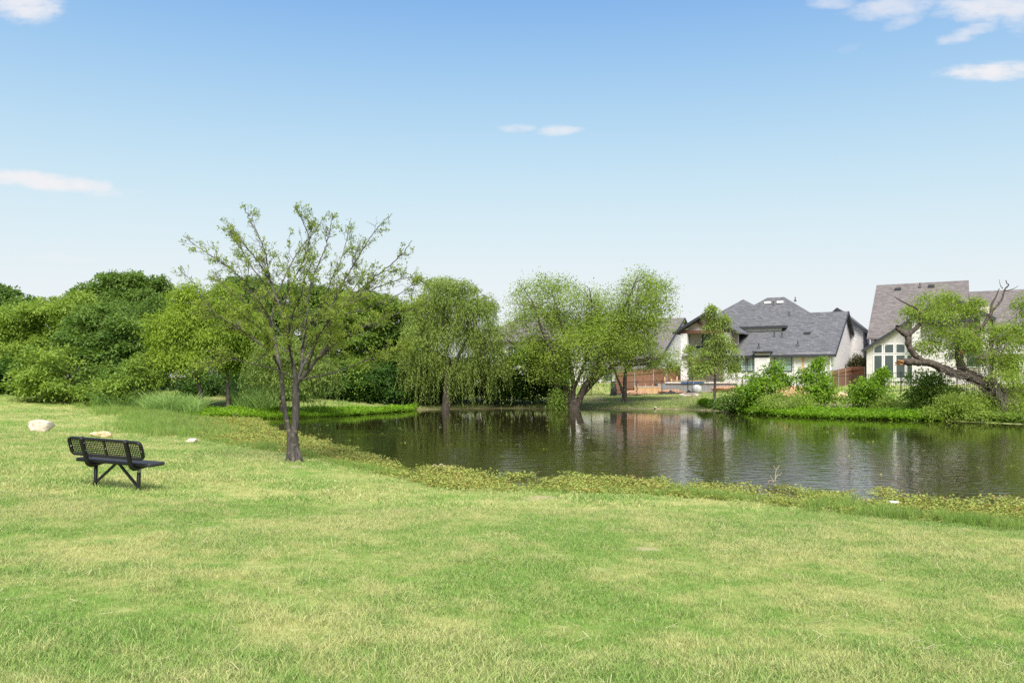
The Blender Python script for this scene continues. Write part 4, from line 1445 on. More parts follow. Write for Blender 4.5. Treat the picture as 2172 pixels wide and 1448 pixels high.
make_tree('oak_tree', 'tall dark tree behind the sparse-leaved tree, right part', 'tree', (660, 850), [(625, 640, 60, 42), (690, 655, 60, 42), (650, 700, 80, 60), (640, 770, 80, 60), (700, 800, 60, 45)], 65, 'l_dark', 'bark', tr=.22, seed=24, leaf=.15, tone=.5)
make_tree('elm_tree', 'dense green tree left of the weeping willow, tips reaching the sky', 'tree', (770, 848), [(745, 665, 55, 42), (800, 655, 50, 36), (770, 710, 70, 55), (720, 740, 55, 55), (750, 790, 70, 42)], 61, 'l_mid', 'bark', tr=.2, seed=25, leaf=.14, tone=.35)
make_tree('elm_tree', 'dark leafy tree directly behind the left side of the weeping willow', 'tree', (850, 850), [(855, 690, 55, 45), (840, 745, 62, 55), (880, 780, 50, 50), (820, 795, 55, 40)], 62, 'l_dark', 'bark', tr=.2, seed=26, leaf=.14, tone=.5)
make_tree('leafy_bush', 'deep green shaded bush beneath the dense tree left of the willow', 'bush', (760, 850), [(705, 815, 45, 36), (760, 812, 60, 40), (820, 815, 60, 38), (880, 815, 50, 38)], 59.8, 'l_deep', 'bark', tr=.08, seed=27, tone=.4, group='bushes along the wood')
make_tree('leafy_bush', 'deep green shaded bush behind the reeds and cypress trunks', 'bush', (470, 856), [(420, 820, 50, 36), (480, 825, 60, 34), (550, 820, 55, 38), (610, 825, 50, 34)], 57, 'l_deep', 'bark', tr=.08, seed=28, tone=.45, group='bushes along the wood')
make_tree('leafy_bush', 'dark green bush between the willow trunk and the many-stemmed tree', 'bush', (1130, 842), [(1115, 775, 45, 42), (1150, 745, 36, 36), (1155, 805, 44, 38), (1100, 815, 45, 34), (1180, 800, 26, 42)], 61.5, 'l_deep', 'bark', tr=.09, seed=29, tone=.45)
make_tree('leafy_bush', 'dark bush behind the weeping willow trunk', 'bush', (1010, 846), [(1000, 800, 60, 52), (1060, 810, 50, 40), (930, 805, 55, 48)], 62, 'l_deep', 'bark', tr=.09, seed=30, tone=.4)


# willows --------------------------------------------------------------
def make_willow(name, label, base, d, lobes_px, stems, n_str, drop, mat, seed, tr=.25, leaf=.15, step=.085, tone=.5, inner=10, width=.26, top_leaves=True):
    r = np.random.default_rng(seed)
    bx, by = xy(base[0], d)
    bz = gz(bx, by) - .05 if sdist(bx, by)[0] > 0 else -.3
    root = empty(name, (bx, by, bz)); tag(root, label, 'tree')
    o = np.array((bx, by, bz)); s = d / F
    tb = Tubes()
    for st in stems:
        P = smooth_path([W(p[0], p[1], d + (p[2] if len(p) > 2 else 0)) - o for p in st[1]], 5)
        tb.add(P, np.linspace(st[0], st[0] * .25, len(P)), 8)
    lobes = []
    for lb in lobes_px:
        dy = lb[4] if len(lb) > 4 else r.uniform(-.6, .6) * lb[2] * s
        c = W(lb[0], lb[1], d + dy) - o
        rd = np.array((lb[2] * s, lb[2] * s, lb[3] * s))
        lobes.append((c, rd))
        st = stems[r.integers(len(stems))]
        q = W(st[1][-1][0], st[1][-1][1], d) - o
        tb.add(wobble_path(q, c + (0, 0, rd[2] * .4), r, 7, .1, .06), np.linspace(tr * .22, tr * .05, 7), 5)
        for _ in range(4):
            e = c + unit(r.normal(size=3)) * rd * .9
            tb.add(wobble_path(c, e, r, 5, .1, .08), np.linspace(tr * .07, .008, 5), 4)
    tb.build('trunk', MAT['bark_brown'], root)
    parts = []
    A = np.array([rd[0] * rd[2] for _, rd in lobes]); A /= A.sum()
    pick = r.choice(len(lobes), n_str, p=A)
    dv = sphere_dirs(n_str, r, .2)
    C = np.array([lobes[i][0] for i in pick]); RD = np.array([lobes[i][1] for i in pick])
    start = C + dv * RD * r.uniform(.55, 1.05, (n_str, 1))
    ln = r.uniform(drop[0], drop[1], n_str)
    ln = np.minimum(ln, start[:, 2] - .15 - r.uniform(0, .5, n_str))
    ok = ln > .3
    parts.append(strands(start[ok], ln[ok], r, leaf, step, width, tone, outward=dv[ok]))
    if top_leaves:
        parts.append(crown_leaves(lobes, r, inner, 14, .28, .13, .34, .35, tone + .05))
    leaf_object('crown', parts, MAT[mat], root)
    return root


make_willow('weeping_willow', 'weeping willow with hanging shoots standing at the far water edge', (945, 866), 57.6,
            [(935, 604, 34, 22), (985, 612, 28, 22), (1030, 650, 24, 26), (940, 622, 42, 30), (905, 655, 45, 38), (950, 665, 60, 45), (1005, 660, 40, 36), (895, 710, 42, 40), (955, 720, 75, 48), (1030, 715, 38, 34), (900, 765, 42, 26), (1045, 750, 36, 26), (1000, 775, 50, 24), (885, 800, 28, 18), (960, 790, 40, 18), (872, 740, 20, 24), (1062, 780, 20, 16)],
            [(.32, [(945, 868), (947, 830), (948, 780), (945, 720), (940, 660)]), (.2, [(950, 800), (975, 750), (1000, 700)]), (.18, [(948, 790), (915, 740), (900, 690)])],
            2000, (.8, 3.0), 'l_willow', 31, tone=.62, leaf=.18, inner=5)
make_willow('weeping_willow', 'small willow with hanging shoots behind the sparse-leaved tree trunk', (597, 874), 46.5,
            [(600, 745, 55, 38), (650, 765, 52, 36), (570, 775, 50, 32), (690, 790, 30, 28), (620, 800, 60, 26)],
            [(.15, [(597, 876), (598, 840), (600, 790), (605, 740)])],
            800, (.6, 2.0), 'l_willow', 32, tr=.15, tone=.4, leaf=.16)
make_willow('young_willow', 'slender young willow with drooping shoots before the middle house', (1515, 860), 55.0,
            [(1510, 658, 7, 10), (1534, 682, 10, 16), (1508, 690, 9, 16), (1524, 720, 18, 18), (1506, 750, 24, 18), (1546, 740, 16, 18), (1528, 768, 28, 18), (1490, 780, 20, 12), (1552, 785, 14, 18)],
            [(.11, [(1515, 864), (1516, 830), (1517, 780), (1520, 720), (1514, 665)])],
            230, (.4, 1.5), 'l_willow', 33, tr=.10, tone=.68, leaf=.12, step=.07, inner=2)

# big many-stemmed tree at the water edge ------------------------------
make_tree('cottonwood_tree', 'large many-stemmed light green tree leaning over the far water edge', 'tree', (1217, 864),
          [(1122, 635, 40, 34), (1160, 610, 36, 24), (1190, 640, 46, 40), (1140, 680, 55, 40), (1200, 700, 55, 42), (1110, 720, 36, 28), (1165, 745, 52, 38), (1250, 665, 36, 34), (1260, 720, 50, 42), (1300, 680, 52, 42), (1355, 610, 42, 32), (1392, 632, 36, 44), (1345, 655, 55, 40), (1385, 690, 38, 24), (1320, 725, 55, 36), (1230, 770, 52, 32), (1292, 765, 48, 28), (1225, 735, 60, 40), (1270, 640, 34, 26), (1185, 785, 34, 24), (1330, 690, 60, 40), (1150, 790, 30, 18), (1265, 795, 30, 16), (1120, 760, 34, 24), (1405, 655, 24, 24), (1095, 690, 30, 24)],
          57.5, 'l_big', 'bark_brown', trunk=[(1217, 852), (1217, 846)], tr=.48, per=17, nleaf=16, clump=.46, leaf=.095, width=.44, tone=.62, seed=41, limbs=False, depth=.95)
big = [o for o in bpy.data.objects if o.get('label', '').startswith('large many-stemmed')][0]
o_ = np.array(big.location); dB = 57.5; tb = Tubes(); rB = np.random.default_rng(42)
stems = [(.27, [(1206, 862), (1180, 815), (1150, 775), (1110, 745), (1085, 728)]),
         (.27, [(1208, 858), (1198, 810), (1180, 760), (1150, 700), (1130, 640)]),
         (.21, [(1214, 858), (1216, 810), (1205, 750), (1190, 690), (1170, 615)]),
         (.27, [(1224, 860), (1240, 820), (1262, 790), (1290, 720), (1325, 680), (1370, 630)]),
         (.18, [(1232, 840), (1270, 800), (1305, 775), (1340, 765), (1400, 760)]),
         (.13, [(1215, 830), (1240, 770), (1250, 710), (1255, 650), (1225 + 25, 610)]),
         (.12, [(1290, 720), (1330, 640), (1350, 590)])]
for (rad, pts) in stems:
    dy = np.linspace(0, rB.uniform(-1.6, 1.6), len(pts))
    P = smooth_path([W(p[0], p[1], dB + q) - o_ for p, q in zip(pts, dy)], 5)
    tb.add(P, np.linspace(rad, rad * .18, len(P)), 8)
    for _ in range(16):
        k = rB.integers(len(P) // 3, len(P))
        dv = unit(rB.normal(size=3) + np.array((0, 0, .6)))
        e = P[k] + dv * rB.uniform(.8, 2.0)
        Q = wobble_path(P[k], e, rB, 6, .12)
        tb.add(Q, np.linspace(rad * .16, .012, 6), 4)
tb.build('limb', MAT['bark_brown'], big)
make_tree('leafy_bush', 'small feathery green bush at the foot of the many-stemmed tree', 'bush', (1195, 864), [(1186, 842, 11, 18), (1200, 800, 9, 12), (1180, 855, 10, 8)], 56.8, 'l_mid', 'bark', tr=.05, seed=43, leaf=.12, width=.3, tone=.5)
make_tree('elm_tree', 'small fork-trunked tree spreading low before the cedar fence', 'tree', (1325, 848),
          [(1310, 725, 42, 22), (1360, 735, 42, 22), (1405, 752, 30, 14), (1335, 752, 46, 16), (1290, 750, 34, 18), (1385, 772, 30, 9), (1425, 776, 16, 9)], 63.0, 'l_big', 'bark', trunk=[(1325, 820), (1326, 798), (1328, 780)], tr=.19, per=16, nleaf=14, leaf=.11, width=.42, tone=.5, seed=44)
ft = [o for o in bpy.data.objects if o.get('label', '').startswith('small fork-trunked')][0]
o_ = np.array(ft.location); tb = Tubes()
tb.add(smooth_path([W(p[0], p[1], 63) - o_ for p in ((1323, 842), (1317, 820), (1308, 798), (1298, 770))], 5), np.linspace(.13, .05, 16), 8)
tb.build('limb', MAT['bark'], ft)
# staked sapling
make_tree('sapling', 'thin young sapling with light leaves beside the white column', 'tree', (1468, 841), [(1468, 770, 14, 22), (1462, 745, 10, 12), (1475, 795, 13, 14)], 66.5, 'l_big', 'bark', trunk=[(1468, 815), (1468, 780), (1467, 740)], tr=.045, per=20, nleaf=9, clump=.2, leaf=.1, seed=45)
rock('mulch_heap', 'low heap of dark mulch round the thin sapling', 'heap', on(1468, 66.3), (2.1, 1.4, .5), 'stone_grey', 46, sub=4, rough=.5, flat=.35)

# shrubs on the right far bank ----------------------------------------
SHR = 'shrubs on the far right bank'
make_tree('leafy_shrub', 'tall bright green shrub right of the young willow', 'shrub', (1605, 864), [(1603, 800, 24, 20), (1642, 780, 17, 18), (1625, 815, 30, 22), (1588, 825, 22, 18), (1660, 806, 18, 14), (1600, 845, 26, 12)], 51.5, 'l_shrub', 'bark', tr=.05, seed=51, per=36, leaf=.115, tone=.5, group=SHR)
make_tree('leafy_shrub', 'tall bright green shrub in front of the corner of the middle house', 'shrub', (1735, 864), [(1738, 776, 14, 16), (1706, 796, 15, 12), (1742, 808, 28, 20), (1715, 832, 28, 18), (1758, 835, 22, 16)], 51, 'l_shrub', 'bark', tr=.05, seed=52, per=36, leaf=.115, tone=.55, group=SHR)
make_tree('leafy_shrub', 'round bright green shrub in front of the cedar fence on the right', 'shrub', (1838, 866), [(1833, 815, 27, 18), (1848, 836, 29, 18), (1815, 842, 20, 15), (1862, 812, 15, 12), (1871, 793, 6, 9)], 50, 'l_shrub', 'bark', tr=.05, seed=53, per=36, leaf=.115, tone=.5, group=SHR)
make_tree('leafy_shrub', 'dark green shrub under the broken willow, beside the iron fence', 'shrub', (1965, 880), [(1960, 800, 28, 22), (1985, 820, 30, 26), (1950, 835, 26, 20), (1990, 855, 36, 22), (1955, 860, 26, 16)], 46, 'l_mid', 'bark', tr=.06, seed=54, leaf=.12, tone=.45, group=SHR)
make_tree('leafy_shrub', 'low weedy shrub between the two tall bright shrubs', 'shrub', (1672, 870), [(1668, 845, 34, 20), (1640, 852, 26, 14), (1700, 852, 30, 16)], 49, 'l_mid', 'bark', tr=.04, seed=55, leaf=.1, width=.3, tone=.75, group=SHR)
make_tree('leafy_shrub', 'low dark shrub at the foot of the young willow', 'shrub', (1560, 864), [(1560, 840, 30, 18), (1590, 850, 26, 14), (1535, 852, 20, 10)], 52.5, 'l_dark', 'bark', tr=.04, seed=56, leaf=.1, tone=.5, group=SHR)
make_tree('leafy_shrub', 'low green weeds between the round shrub and the dark shrub', 'shrub', (1900, 872), [(1900, 852, 30, 15), (1925, 860, 24, 12), (1880, 860, 22, 12)], 48, 'l_mid', 'bark', tr=.04, seed=57, leaf=.1, tone=.7, group=SHR)
make_tree('photinia_bush', 'reddish dark bush behind the cedar fence beside the middle house', 'bush', (1822, 790), [(1822, 762, 14, 11), (1830, 772, 12, 10), (1812, 772, 10, 10)], 74.5, 'l_red', 'bark', tr=.06, seed=58, leaf=.13, tone=.4)


# dead brush -----------------------------------------------------------
def dead_brush(name, label, loc, size, n, mat, seed, spread=1.0, thick=.02, cat='dead branch'):
    r = np.random.default_rng(seed)
    root_tb = Tubes()
    for _ in range(n):
        dv = unit(np.array((r.normal() * spread, r.normal() * spread * .7, r.uniform(.35, 1.0))))
        ln = size * r.uniform(.5, 1.0)
        P = wobble_path((r.normal() * .05, r.normal() * .05, 0), dv * ln, r, 7, .16)
        root_tb.add(P, np.linspace(thick, thick * .25, 7), 5)
        for _ in range(3):
            k = r.integers(2, 6)
            e = P[k] + unit(dv + r.normal(size=3) * .7) * ln * .4
            root_tb.add(wobble_path(P[k], e, r, 5, .12), np.linspace(thick * .5, thick * .15, 5), 4)
    o = root_tb.build(name, MAT[mat]); o.location = loc
    return tag(o, label, cat)


dead_brush('dead_brush', 'bare grey twiggy brush at the bank before the round shrub', tuple(on(1775, 47.3)), 1.5, 9, 'dead', 61, .9, .022)
dead_brush('dead_brush', 'small bare twigs on the bank left of the broken willow', tuple(on(1885, 44.5)), .9, 7, 'twig', 62, 1.2, .014)
dead_brush('dead_brush', 'thin bare twigs at the foot of the young willow', tuple(on(1545, 52.0)), 1.3, 6, 'twig', 63, 1.0, .012)

# ------------------------------------------------------------------ broken willow at the right edge
dR = 43.0
bx, by = xy(2105, dR)
bwz = gz(bx, by) - .1
BW = empty('broken_willow', (bx, by, bwz)); tag(BW, 'storm-broken willow with bare snapped limbs and leaning trunk at the right water edge', 'tree')
oB = np.array((bx, by, bwz))


def lim(pts, r0, r1, tbs, n=9, k=6):
    P = smooth_path([W(p[0], p[1], dR + (p[2] if len(p) > 2 else 0)) - oB for p in pts], k)
    rr = np.random.default_rng(int(pts[0][0] + pts[-1][1]))
    P[1:-1] += rr.normal(size=(len(P) - 2, 3)) * r0 * .10
    rad = np.linspace(r0, r1, len(P)) * (1 + rr.normal(size=len(P)) * .035)
    tbs.add(P, rad, n)
    return P


tb = Tubes()
lim([(2125, 880), (2118, 850), (2095, 825), (2060, 800), (2020, 790), (1985, 775), (1960, 768), (1935, 768), (1912, 768)], .27, .17, tb, 14)
lim([(2120, 850, .6), (2095, 815, .4), (2060, 795, .2), (2042, 780), (2036, 765), (2036, 752)], .25, .155, tb, 14)
lim([(1960, 768), (1940, 752), (1928, 735), (1926, 720), (1924, 708)], .165, .12, tb, 12)
lim([(1924, 712), (1912, 704), (1903, 696), (1903, 690)], .14, .09, tb)
lim([(1924, 712), (1938, 700), (1950, 688), (1953, 678)], .14, .09, tb)
lim([(1953, 680), (1950, 665), (1945, 655), (1925, 645), (1908, 636), (1897, 629)], .08, .02, tb, 7)
lim([(1950, 668), (1958, 660), (1963, 656)], .06, .03, tb, 6)
lim([(2036, 790), (2030, 745), (2040, 722), (2062, 705), (2085, 690), (2098, 670), (2108, 655), (2125, 635), (2131, 615), (2138, 605), (2133, 594)], .13, .02, tb, 8)
lim([(2102, 668), (2103, 648), (2112, 630), (2120, 612)], .08, .02, tb, 6)
lim([(2131, 618), (2150, 612), (2160, 606)], .03, .01, tb, 5)
lim([(2127, 612), (2122, 605), (2119, 592)], .025, .008, tb, 5)
lim([(2075, 742), (2055, 742), (2045, 746)], .05, .03, tb, 5)
rB = np.random.default_rng(77)
tb.build('trunk', MAT['bark_brown'], BW)
for (px, py, r_) in ((1911, 768, .19), (2036, 751, .17)):
    c = W(px, py, dR) - oB
    mm = MB()
    rr = np.random.default_rng(int(px))
    for _ in range(26):
        a = rr.uniform(0, 6.28); q = rr.uniform(0, .8) * r_
        if px < 2000:
            s0 = c + np.array((.12, math.cos(a) * q, math.sin(a) * q)); s1 = s0 + np.array((-rr.uniform(.16, .45), rr.normal() * .04, rr.normal() * .05))
        else:
            s0 = c + np.array((math.cos(a) * q, math.sin(a) * q, -.12)); s1 = s0 + np.array((rr.normal() * .04, rr.normal() * .04, rr.uniform(.16, .4)))
        mm.bar(s0, s1, .07, .05)
    mm.build('splintered_end', MAT['broken'], BW)
tb = Tubes()
for _ in range(90):     # matted dead shoots along the leaning trunk
    t = rB.uniform()
    a = W(1985 + 140 * t, 778 + 52 * t + rB.normal() * 7, dR + rB.normal() * .5 - .3) - oB
    e = a + np.array((rB.uniform(-.2, 1.4), rB.normal() * .5 - .2, rB.normal() * .35 - .35))
    tb.add(wobble_path(a, e, rB, 6, .14), np.linspace(.02, .006, 6), 4)
for _ in range(75):     # fan of twigs down to the water
    a = W(2105 + rB.normal() * 8, 812 + rB.normal() * 14, dR - .5 + rB.normal() * .3) - oB
    e = W(2120 + abs(rB.normal()) * 32, rB.uniform(850, 897), dR - 1.4 + rB.normal() * .7) - oB
    tb.add(wobble_path(a, e, rB, 7, .08, .05), np.linspace(.024, .006, 7), 4)
for _ in range(60):      # bare twigs through the crown
    a = W(rB.uniform(2000, 2130), rB.uniform(700, 800), dR + rB.normal()) - oB
    e = a + np.array((rB.uniform(-.5, 1.8), rB.normal() * .6, rB.uniform(-.2, 1.2)))
    tb.add(wobble_path(a, e, rB, 6, .1), np.linspace(.022, .006, 6), 4)
tb.build('dead_shoots', MAT['twig'], BW)['kind'] = 'stuff'
s = dR / F
lob = []
for (px, py, rx, rz, dy) in ((1985, 640, 46, 26, 1), (1940, 660, 26, 14, .6), (2030, 665, 40, 22, .8), (1975, 668, 36, 14, .3), (2075, 640, 14, 8, .5), (2000, 715, 36, 30, .6), (1975, 735, 30, 18, .4), (2040, 745, 36, 26, .4),
                             (2090, 715, 40, 30, .2), (2140, 720, 42, 36, .1), (2185, 700, 50, 50, .3), (2110, 765, 46, 26, -.2), (2165, 780, 46, 36, -.4), (2140, 840, 40, 30, .2), (2085, 855, 40, 26, -.4), (2045, 870, 30, 20, -.3), (2185, 850, 40, 40, 0), (2030, 840, 30, 24, .8), (2172, 640, 14, 14, 0), (2140, 800, 30, 16, -1.4), (2095, 880, 40, 12, -1.6), (2160, 870, 40, 18, -1.3), (2050, 720, 30, 22, -.8), (2020, 850, 30, 20, -.7), (2065, 858, 34, 20, -.9), (2125, 850, 36, 22, -1.2), (1985, 870, 26, 14, -.5)):
    lob.append((W(px, py, dR + dy) - oB, np.array((rx * s, max(rx, rz) * s * .8, rz * s))))
leaf_object('crown', [crown_leaves(lob, rB, 34, 18, .32, .095, .36, .25, .55, .25)], MAT['l_big'], BW)

# ------------------------------------------------------------------ near tree
base = hit(622, 981)
dT = float(base[1])
NT = empty('locust_tree', tuple(base)); tag(NT, 'sparse-leaved tree with forked grey trunk standing alone on the lawn by the water', 'tree')
oT = np.array(base); rT = np.random.default_rng(90)


def WT(p):
    return W(p[0], p[1], dT + (p[2] if len(p) > 2 else 0)) - oT


tb, wood = Tubes(), []
leafC, leafD = [], []


def limb(pts, r0, r1, n=10, k=8, twig=True, start=.15):
    P = smooth_path([WT(p) for p in pts], k)
    if twig: P[1:-1] += rT.normal(size=(len(P) - 2, 3)) * min(.016, r0 * .18)
    if twig: r0 = r0 * .74
    rad = r0 + (r1 - r0) * np.linspace(0, 1, len(P)) ** .8
    rad = rad * (1 + rT.normal(size=len(P)) * .012)
    tb.add(P, rad, n)
    if twig: wood.append((P, rad, start))
    return P


limb([(622, 985), (622, 970), (621, 945), (621, 925)], .172, .145, 14, 6, False)
tb.add(smooth_path([WT((632, 978, -.05)), WT((636, 966, -.08)), WT((629, 948, -.05))], 4), np.linspace(.10, .03, 9), 8)
for (dx, dy, ln_) in ((-1, -.3, .16), (.9, -.5, .15), (.2, -1, .14), (-.4, .9, .15), (1, .6, .16)):
    q = WT((622, 960))
    e = np.array((dx * (.17 + ln_), dy * (.17 + ln_), -.06))
    tb.add(smooth_path([q + np.array((dx * .07, dy * .07, .08)), np.array((dx * .15, dy * .15, .07)), e], 4), np.linspace(.085, .03, 9), 8)
limb([(622, 930), (626, 900), (628, 860), (627, 825), (629, 806)], .102, .088, 12, 6, False)
limb([(619, 935), (611, 905), (603, 862), (599, 822), (596, 795), (590, 760), (583, 722, .2), (574, 690, .3)], .070, .040, 10, 6, False)
limb([(628, 812), (621, 770, .1), (613, 735, .2), (608, 700, .3), (598, 665, .4), (585, 630, .5), (572, 590, .6), (565, 552, .6), (552, 505, .7), (527, 462, .8), (519, 436, .8)], .075, .008)
limb([(631, 812), (640, 780, .2), (642, 740, .5), (645, 700, .8), (652, 660, 1.1), (655, 620, 1.3), (668, 575, 1.5), (690, 525, 1.6), (702, 480, 1.7), (705, 455, 1.7)], .065, .007)
limb([(631, 812), (650, 790), (672, 762), (688, 738), (697, 700, -.1), (705, 670, -.2), (735, 640, -.3), (775, 605, -.4), (818, 570, -.5), (852, 540, -.5), (874, 510, -.6)], .075, .007)
limb([(697, 700, -.1), (703, 655), (722, 610, .2), (748, 565, .4), (775, 520, .5), (800, 485, .6), (832, 452, .7)], .045, .006)
limb([(735, 640, -.3), (780, 618, -.6), (830, 598, -.8), (876, 585, -1.0)], .03, .005)
limb([(580, 710, .2), (568, 668, .0), (545, 632, -.2), (512, 590, -.4), (470, 556, -.6), (432, 532, -.7), (388, 500, -.8)], .045, .006)
limb([(586, 755), (560, 736, -.2), (530, 714, -.4), (500, 692, -.6), (462, 668, -.8), (432, 640, -.9), (412, 602, -1.0), (384, 576, -1.1)], .045, .005)
limb([(574, 690, .3), (580, 640, .5), (560, 600, .9), (530, 560, 1.2), (505, 510, 1.4), (490, 475, 1.5)], .04, .006)
limb([(598, 665, .4), (615, 610, .2), (640, 560, 0), (655, 510, -.2), (640, 465, -.3), (622, 436, -.3)], .035, .006)
limb([(585, 630, .5), (610, 575, .9), (635, 530, 1.2), (668, 490, 1.4), (685, 462, 1.5)], .03, .005)
limb([(575, 600, .6), (548, 555, .4), (520, 520, .1), (495, 480, 0)], .028, .005)
limb([(672, 762), (710, 730, -.5), (755, 702, -.9), (805, 680, -1.2), (850, 662, -1.4), (905, 645, -1.5)], .04, .005)
limb([(634, 806), (665, 800, -.3), (700, 792, -.6), (740, 778, -.8), (790, 760, -.9), (830, 748, -1.0), (872, 728, -1.1)], .035, .006, start=.45)
limb([(626, 806), (600, 790, -.2), (570, 779, -.4), (530, 770, -.6), (490, 760, -.7), (455, 764, -.8), (428, 768, -.8)], .034, .006, start=.5)
limb([(540, 772, -.5), (560, 752, -.7), (580, 738, -.8), (575, 715, -.9)], .02, .005)
limb([(640, 780, .2), (665, 735, .8), (690, 690, 1.4), (725, 650, 1.9), (760, 600, 2.2), (790, 560, 2.4)], .05, .006)
limb([(613, 735, .2), (590, 700, 1.0), (560, 665, 1.6), (520, 640, 2.0), (480, 610, 2.3), (450, 575, 2.4)], .045, .006)
limb([(620, 770, 0), (612, 720, -.7), (620, 670, -1.2), (640, 620, -1.6), (650, 580, -1.8), (670, 545, -1.9)], .045, .006)
limb([(652, 785), (668, 730, -.8), (690, 690, -1.4), (715, 660, -1.8), (750, 640, -2.1), (790, 625, -2.3)], .04, .006)
limb([(596, 790), (575, 745, -.8), (560, 705, -1.3), (530, 680, -1.6), (495, 655, -1.9), (460, 625, -2.0)], .038, .006)
limb([(640, 740, .5), (655, 690, .2), (690, 650, .1), (700, 600, .1), (720, 560, .2), (735, 510, .3), (742, 470, .3)], .032, .005)
limb([(705, 670, -.2), (760, 660, -.2), (815, 640, -.1), (860, 615, 0), (880, 600, 0)], .026, .005)


def grow(P, rad, start, level):
    """side branches, then twigs with leaf tufts"""
    n = len(P)
    ln = np.linalg.norm(np.diff(P, axis=0), axis=1).sum()
    cnt = int(ln * (5.6 if level == 0 else 5.5)) + 2
    for _ in range(cnt):
        u = start + (.95 - start) * rT.uniform()
        k = min(n - 2, int(u * (n - 1)))
        tan = unit(P[k + 1] - P[k])
        side = unit(np.cross(tan, rT.normal(size=3)))
        out = P[k] - np.array((0, 0, 2.4)); out[2] *= .5
        dv = unit(tan * rT.uniform(.55, 1.1) + side * rT.uniform(.5, .95) + unit(out) * .40 + np.array((0, 0, .10)))
        L_ = (rT.uniform(.4, 1.15) if level == 0 else rT.uniform(.12, .42)) * (1.12 - .8 * u)
        Q = wobble_path(P[k], P[k] + dv * L_, rT, 6, .13, .02)
        r0 = min(rad[k] * .5, .016 if level == 0 else .007)
        tb.add(Q, np.linspace(r0, .0035, 6), 5 if level == 0 else 4)
        if level == 0:
            grow(Q, np.linspace(r0, .0035, 6), .15, 1)
        m_ = rT.integers(3, 6) if level == 0 else rT.integers(3, 7)
        for _ in range(m_):
            kk = rT.integers(2, 6)
            leafC.append(Q[kk] + rT.normal(size=3) * .02); leafD.append(dv)
    for _ in range(int(cnt * .6)):
        k = int((start + (1 - start) * rT.uniform()) * (n - 1))
        leafC.append(P[k] + rT.normal(size=3) * .02); leafD.append(unit(rT.normal(size=3) + (0, 0, .6)))


for (P, rad, st) in wood:
    grow(P, rad, st, 0)
tb.build('trunk', MAT['bark_near'], NT)
C = np.array(leafC); D = np.array(leafD)
# some shoots are still bare
keep = rT.uniform(size=len(C)) < (.60 - .075 * np.clip(C[:, 2] - 1.5, 0, 4.2) + .26 * vnoise(C[:, 0] * 1.0, C[:, 2] + C[:, 1], .3, 8))
C, D = C[keep], D[keep]
k = np.repeat(np.arange(len(C)), 6)
off = rT.normal(size=(len(k), 3)) * .030
A = unit(D[k] * .7 + rT.normal(size=(len(k), 3)) * .7 + np.array((0, 0, .25)))
N = unit(rT.normal(size=(len(k), 3)) * .7 + np.array((0, 0, .8)))
ct = np.clip(.5 + rT.normal(size=len(C)) * .2, 0, 1)
Ln = .058 * rT.uniform(.6, 1.4, len(k))
leaf_object('crown', [leaf_arrays(C[k] + off, A, N, Ln, Ln * .46, np.clip(ct[k] + rT.normal(size=len(k)) * .1, 0, 1))], MAT['l_near'], NT)

# ------------------------------------------------------------------ bench
pl, pr = hit(209, 1033), hit(303, 1041)
bc = (pl + pr) / 2
BN = empty('park_bench', (bc[0] - .07, bc[1], bc[2] - .01))
BN.rotation_euler = (0, R(2.6), R(-15.0))
BN.scale = (1.09, 1.08, 1.13)
BSC = 1.0
tag(BN, 'black metal mesh park bench seen from behind on the lawn', 'bench')
HW = .70           # half length of backrest
YL = .0            # legs' y
leg_x = .415


def perforated(name, w, h, mat, parent, xf, cell=.031, bar=.0105, rc=.06):
    """grid of coated steel bars filling a w x h panel"""
    mm = MB()
    nx_, ny_ = int(w / cell), int(h / cell)
    for i in range(1, nx_):
        x = -w / 2 + w * i / nx_
        mm.add([xf(x - bar / 2, -h / 2, -.003), xf(x + bar / 2, -h / 2, -.003), xf(x + bar / 2, h / 2, -.003), xf(x - bar / 2, h / 2, -.003), xf(x - bar / 2, -h / 2, .003), xf(x + bar / 2, -h / 2, .003), xf(x + bar / 2, h / 2, .003), xf(x - bar / 2, h / 2, .003)],
               [(0, 3, 2, 1), (4, 5, 6, 7), (0, 1, 5, 4), (1, 2, 6, 5), (2, 3, 7, 6), (3, 0, 4, 7)])
    for j in range(1, ny_):
        y = -h / 2 + h * j / ny_
        mm.add([xf(-w / 2, y - bar / 2, -.0025), xf(w / 2, y - bar / 2, -.0025), xf(w / 2, y + bar / 2, -.0025), xf(-w / 2, y + bar / 2, -.0025), xf(-w / 2, y - bar / 2, .0035), xf(w / 2, y - bar / 2, .0035), xf(w / 2, y + bar / 2, .0035), xf(-w / 2, y + bar / 2, .0035)],
               [(0, 3, 2, 1), (4, 5, 6, 7), (0, 1, 5, 4), (1, 2, 6, 5), (2, 3, 7, 6), (3, 0, 4, 7)])
    o = mm.build(name, mat, parent); o['kind'] = 'stuff'
    return o


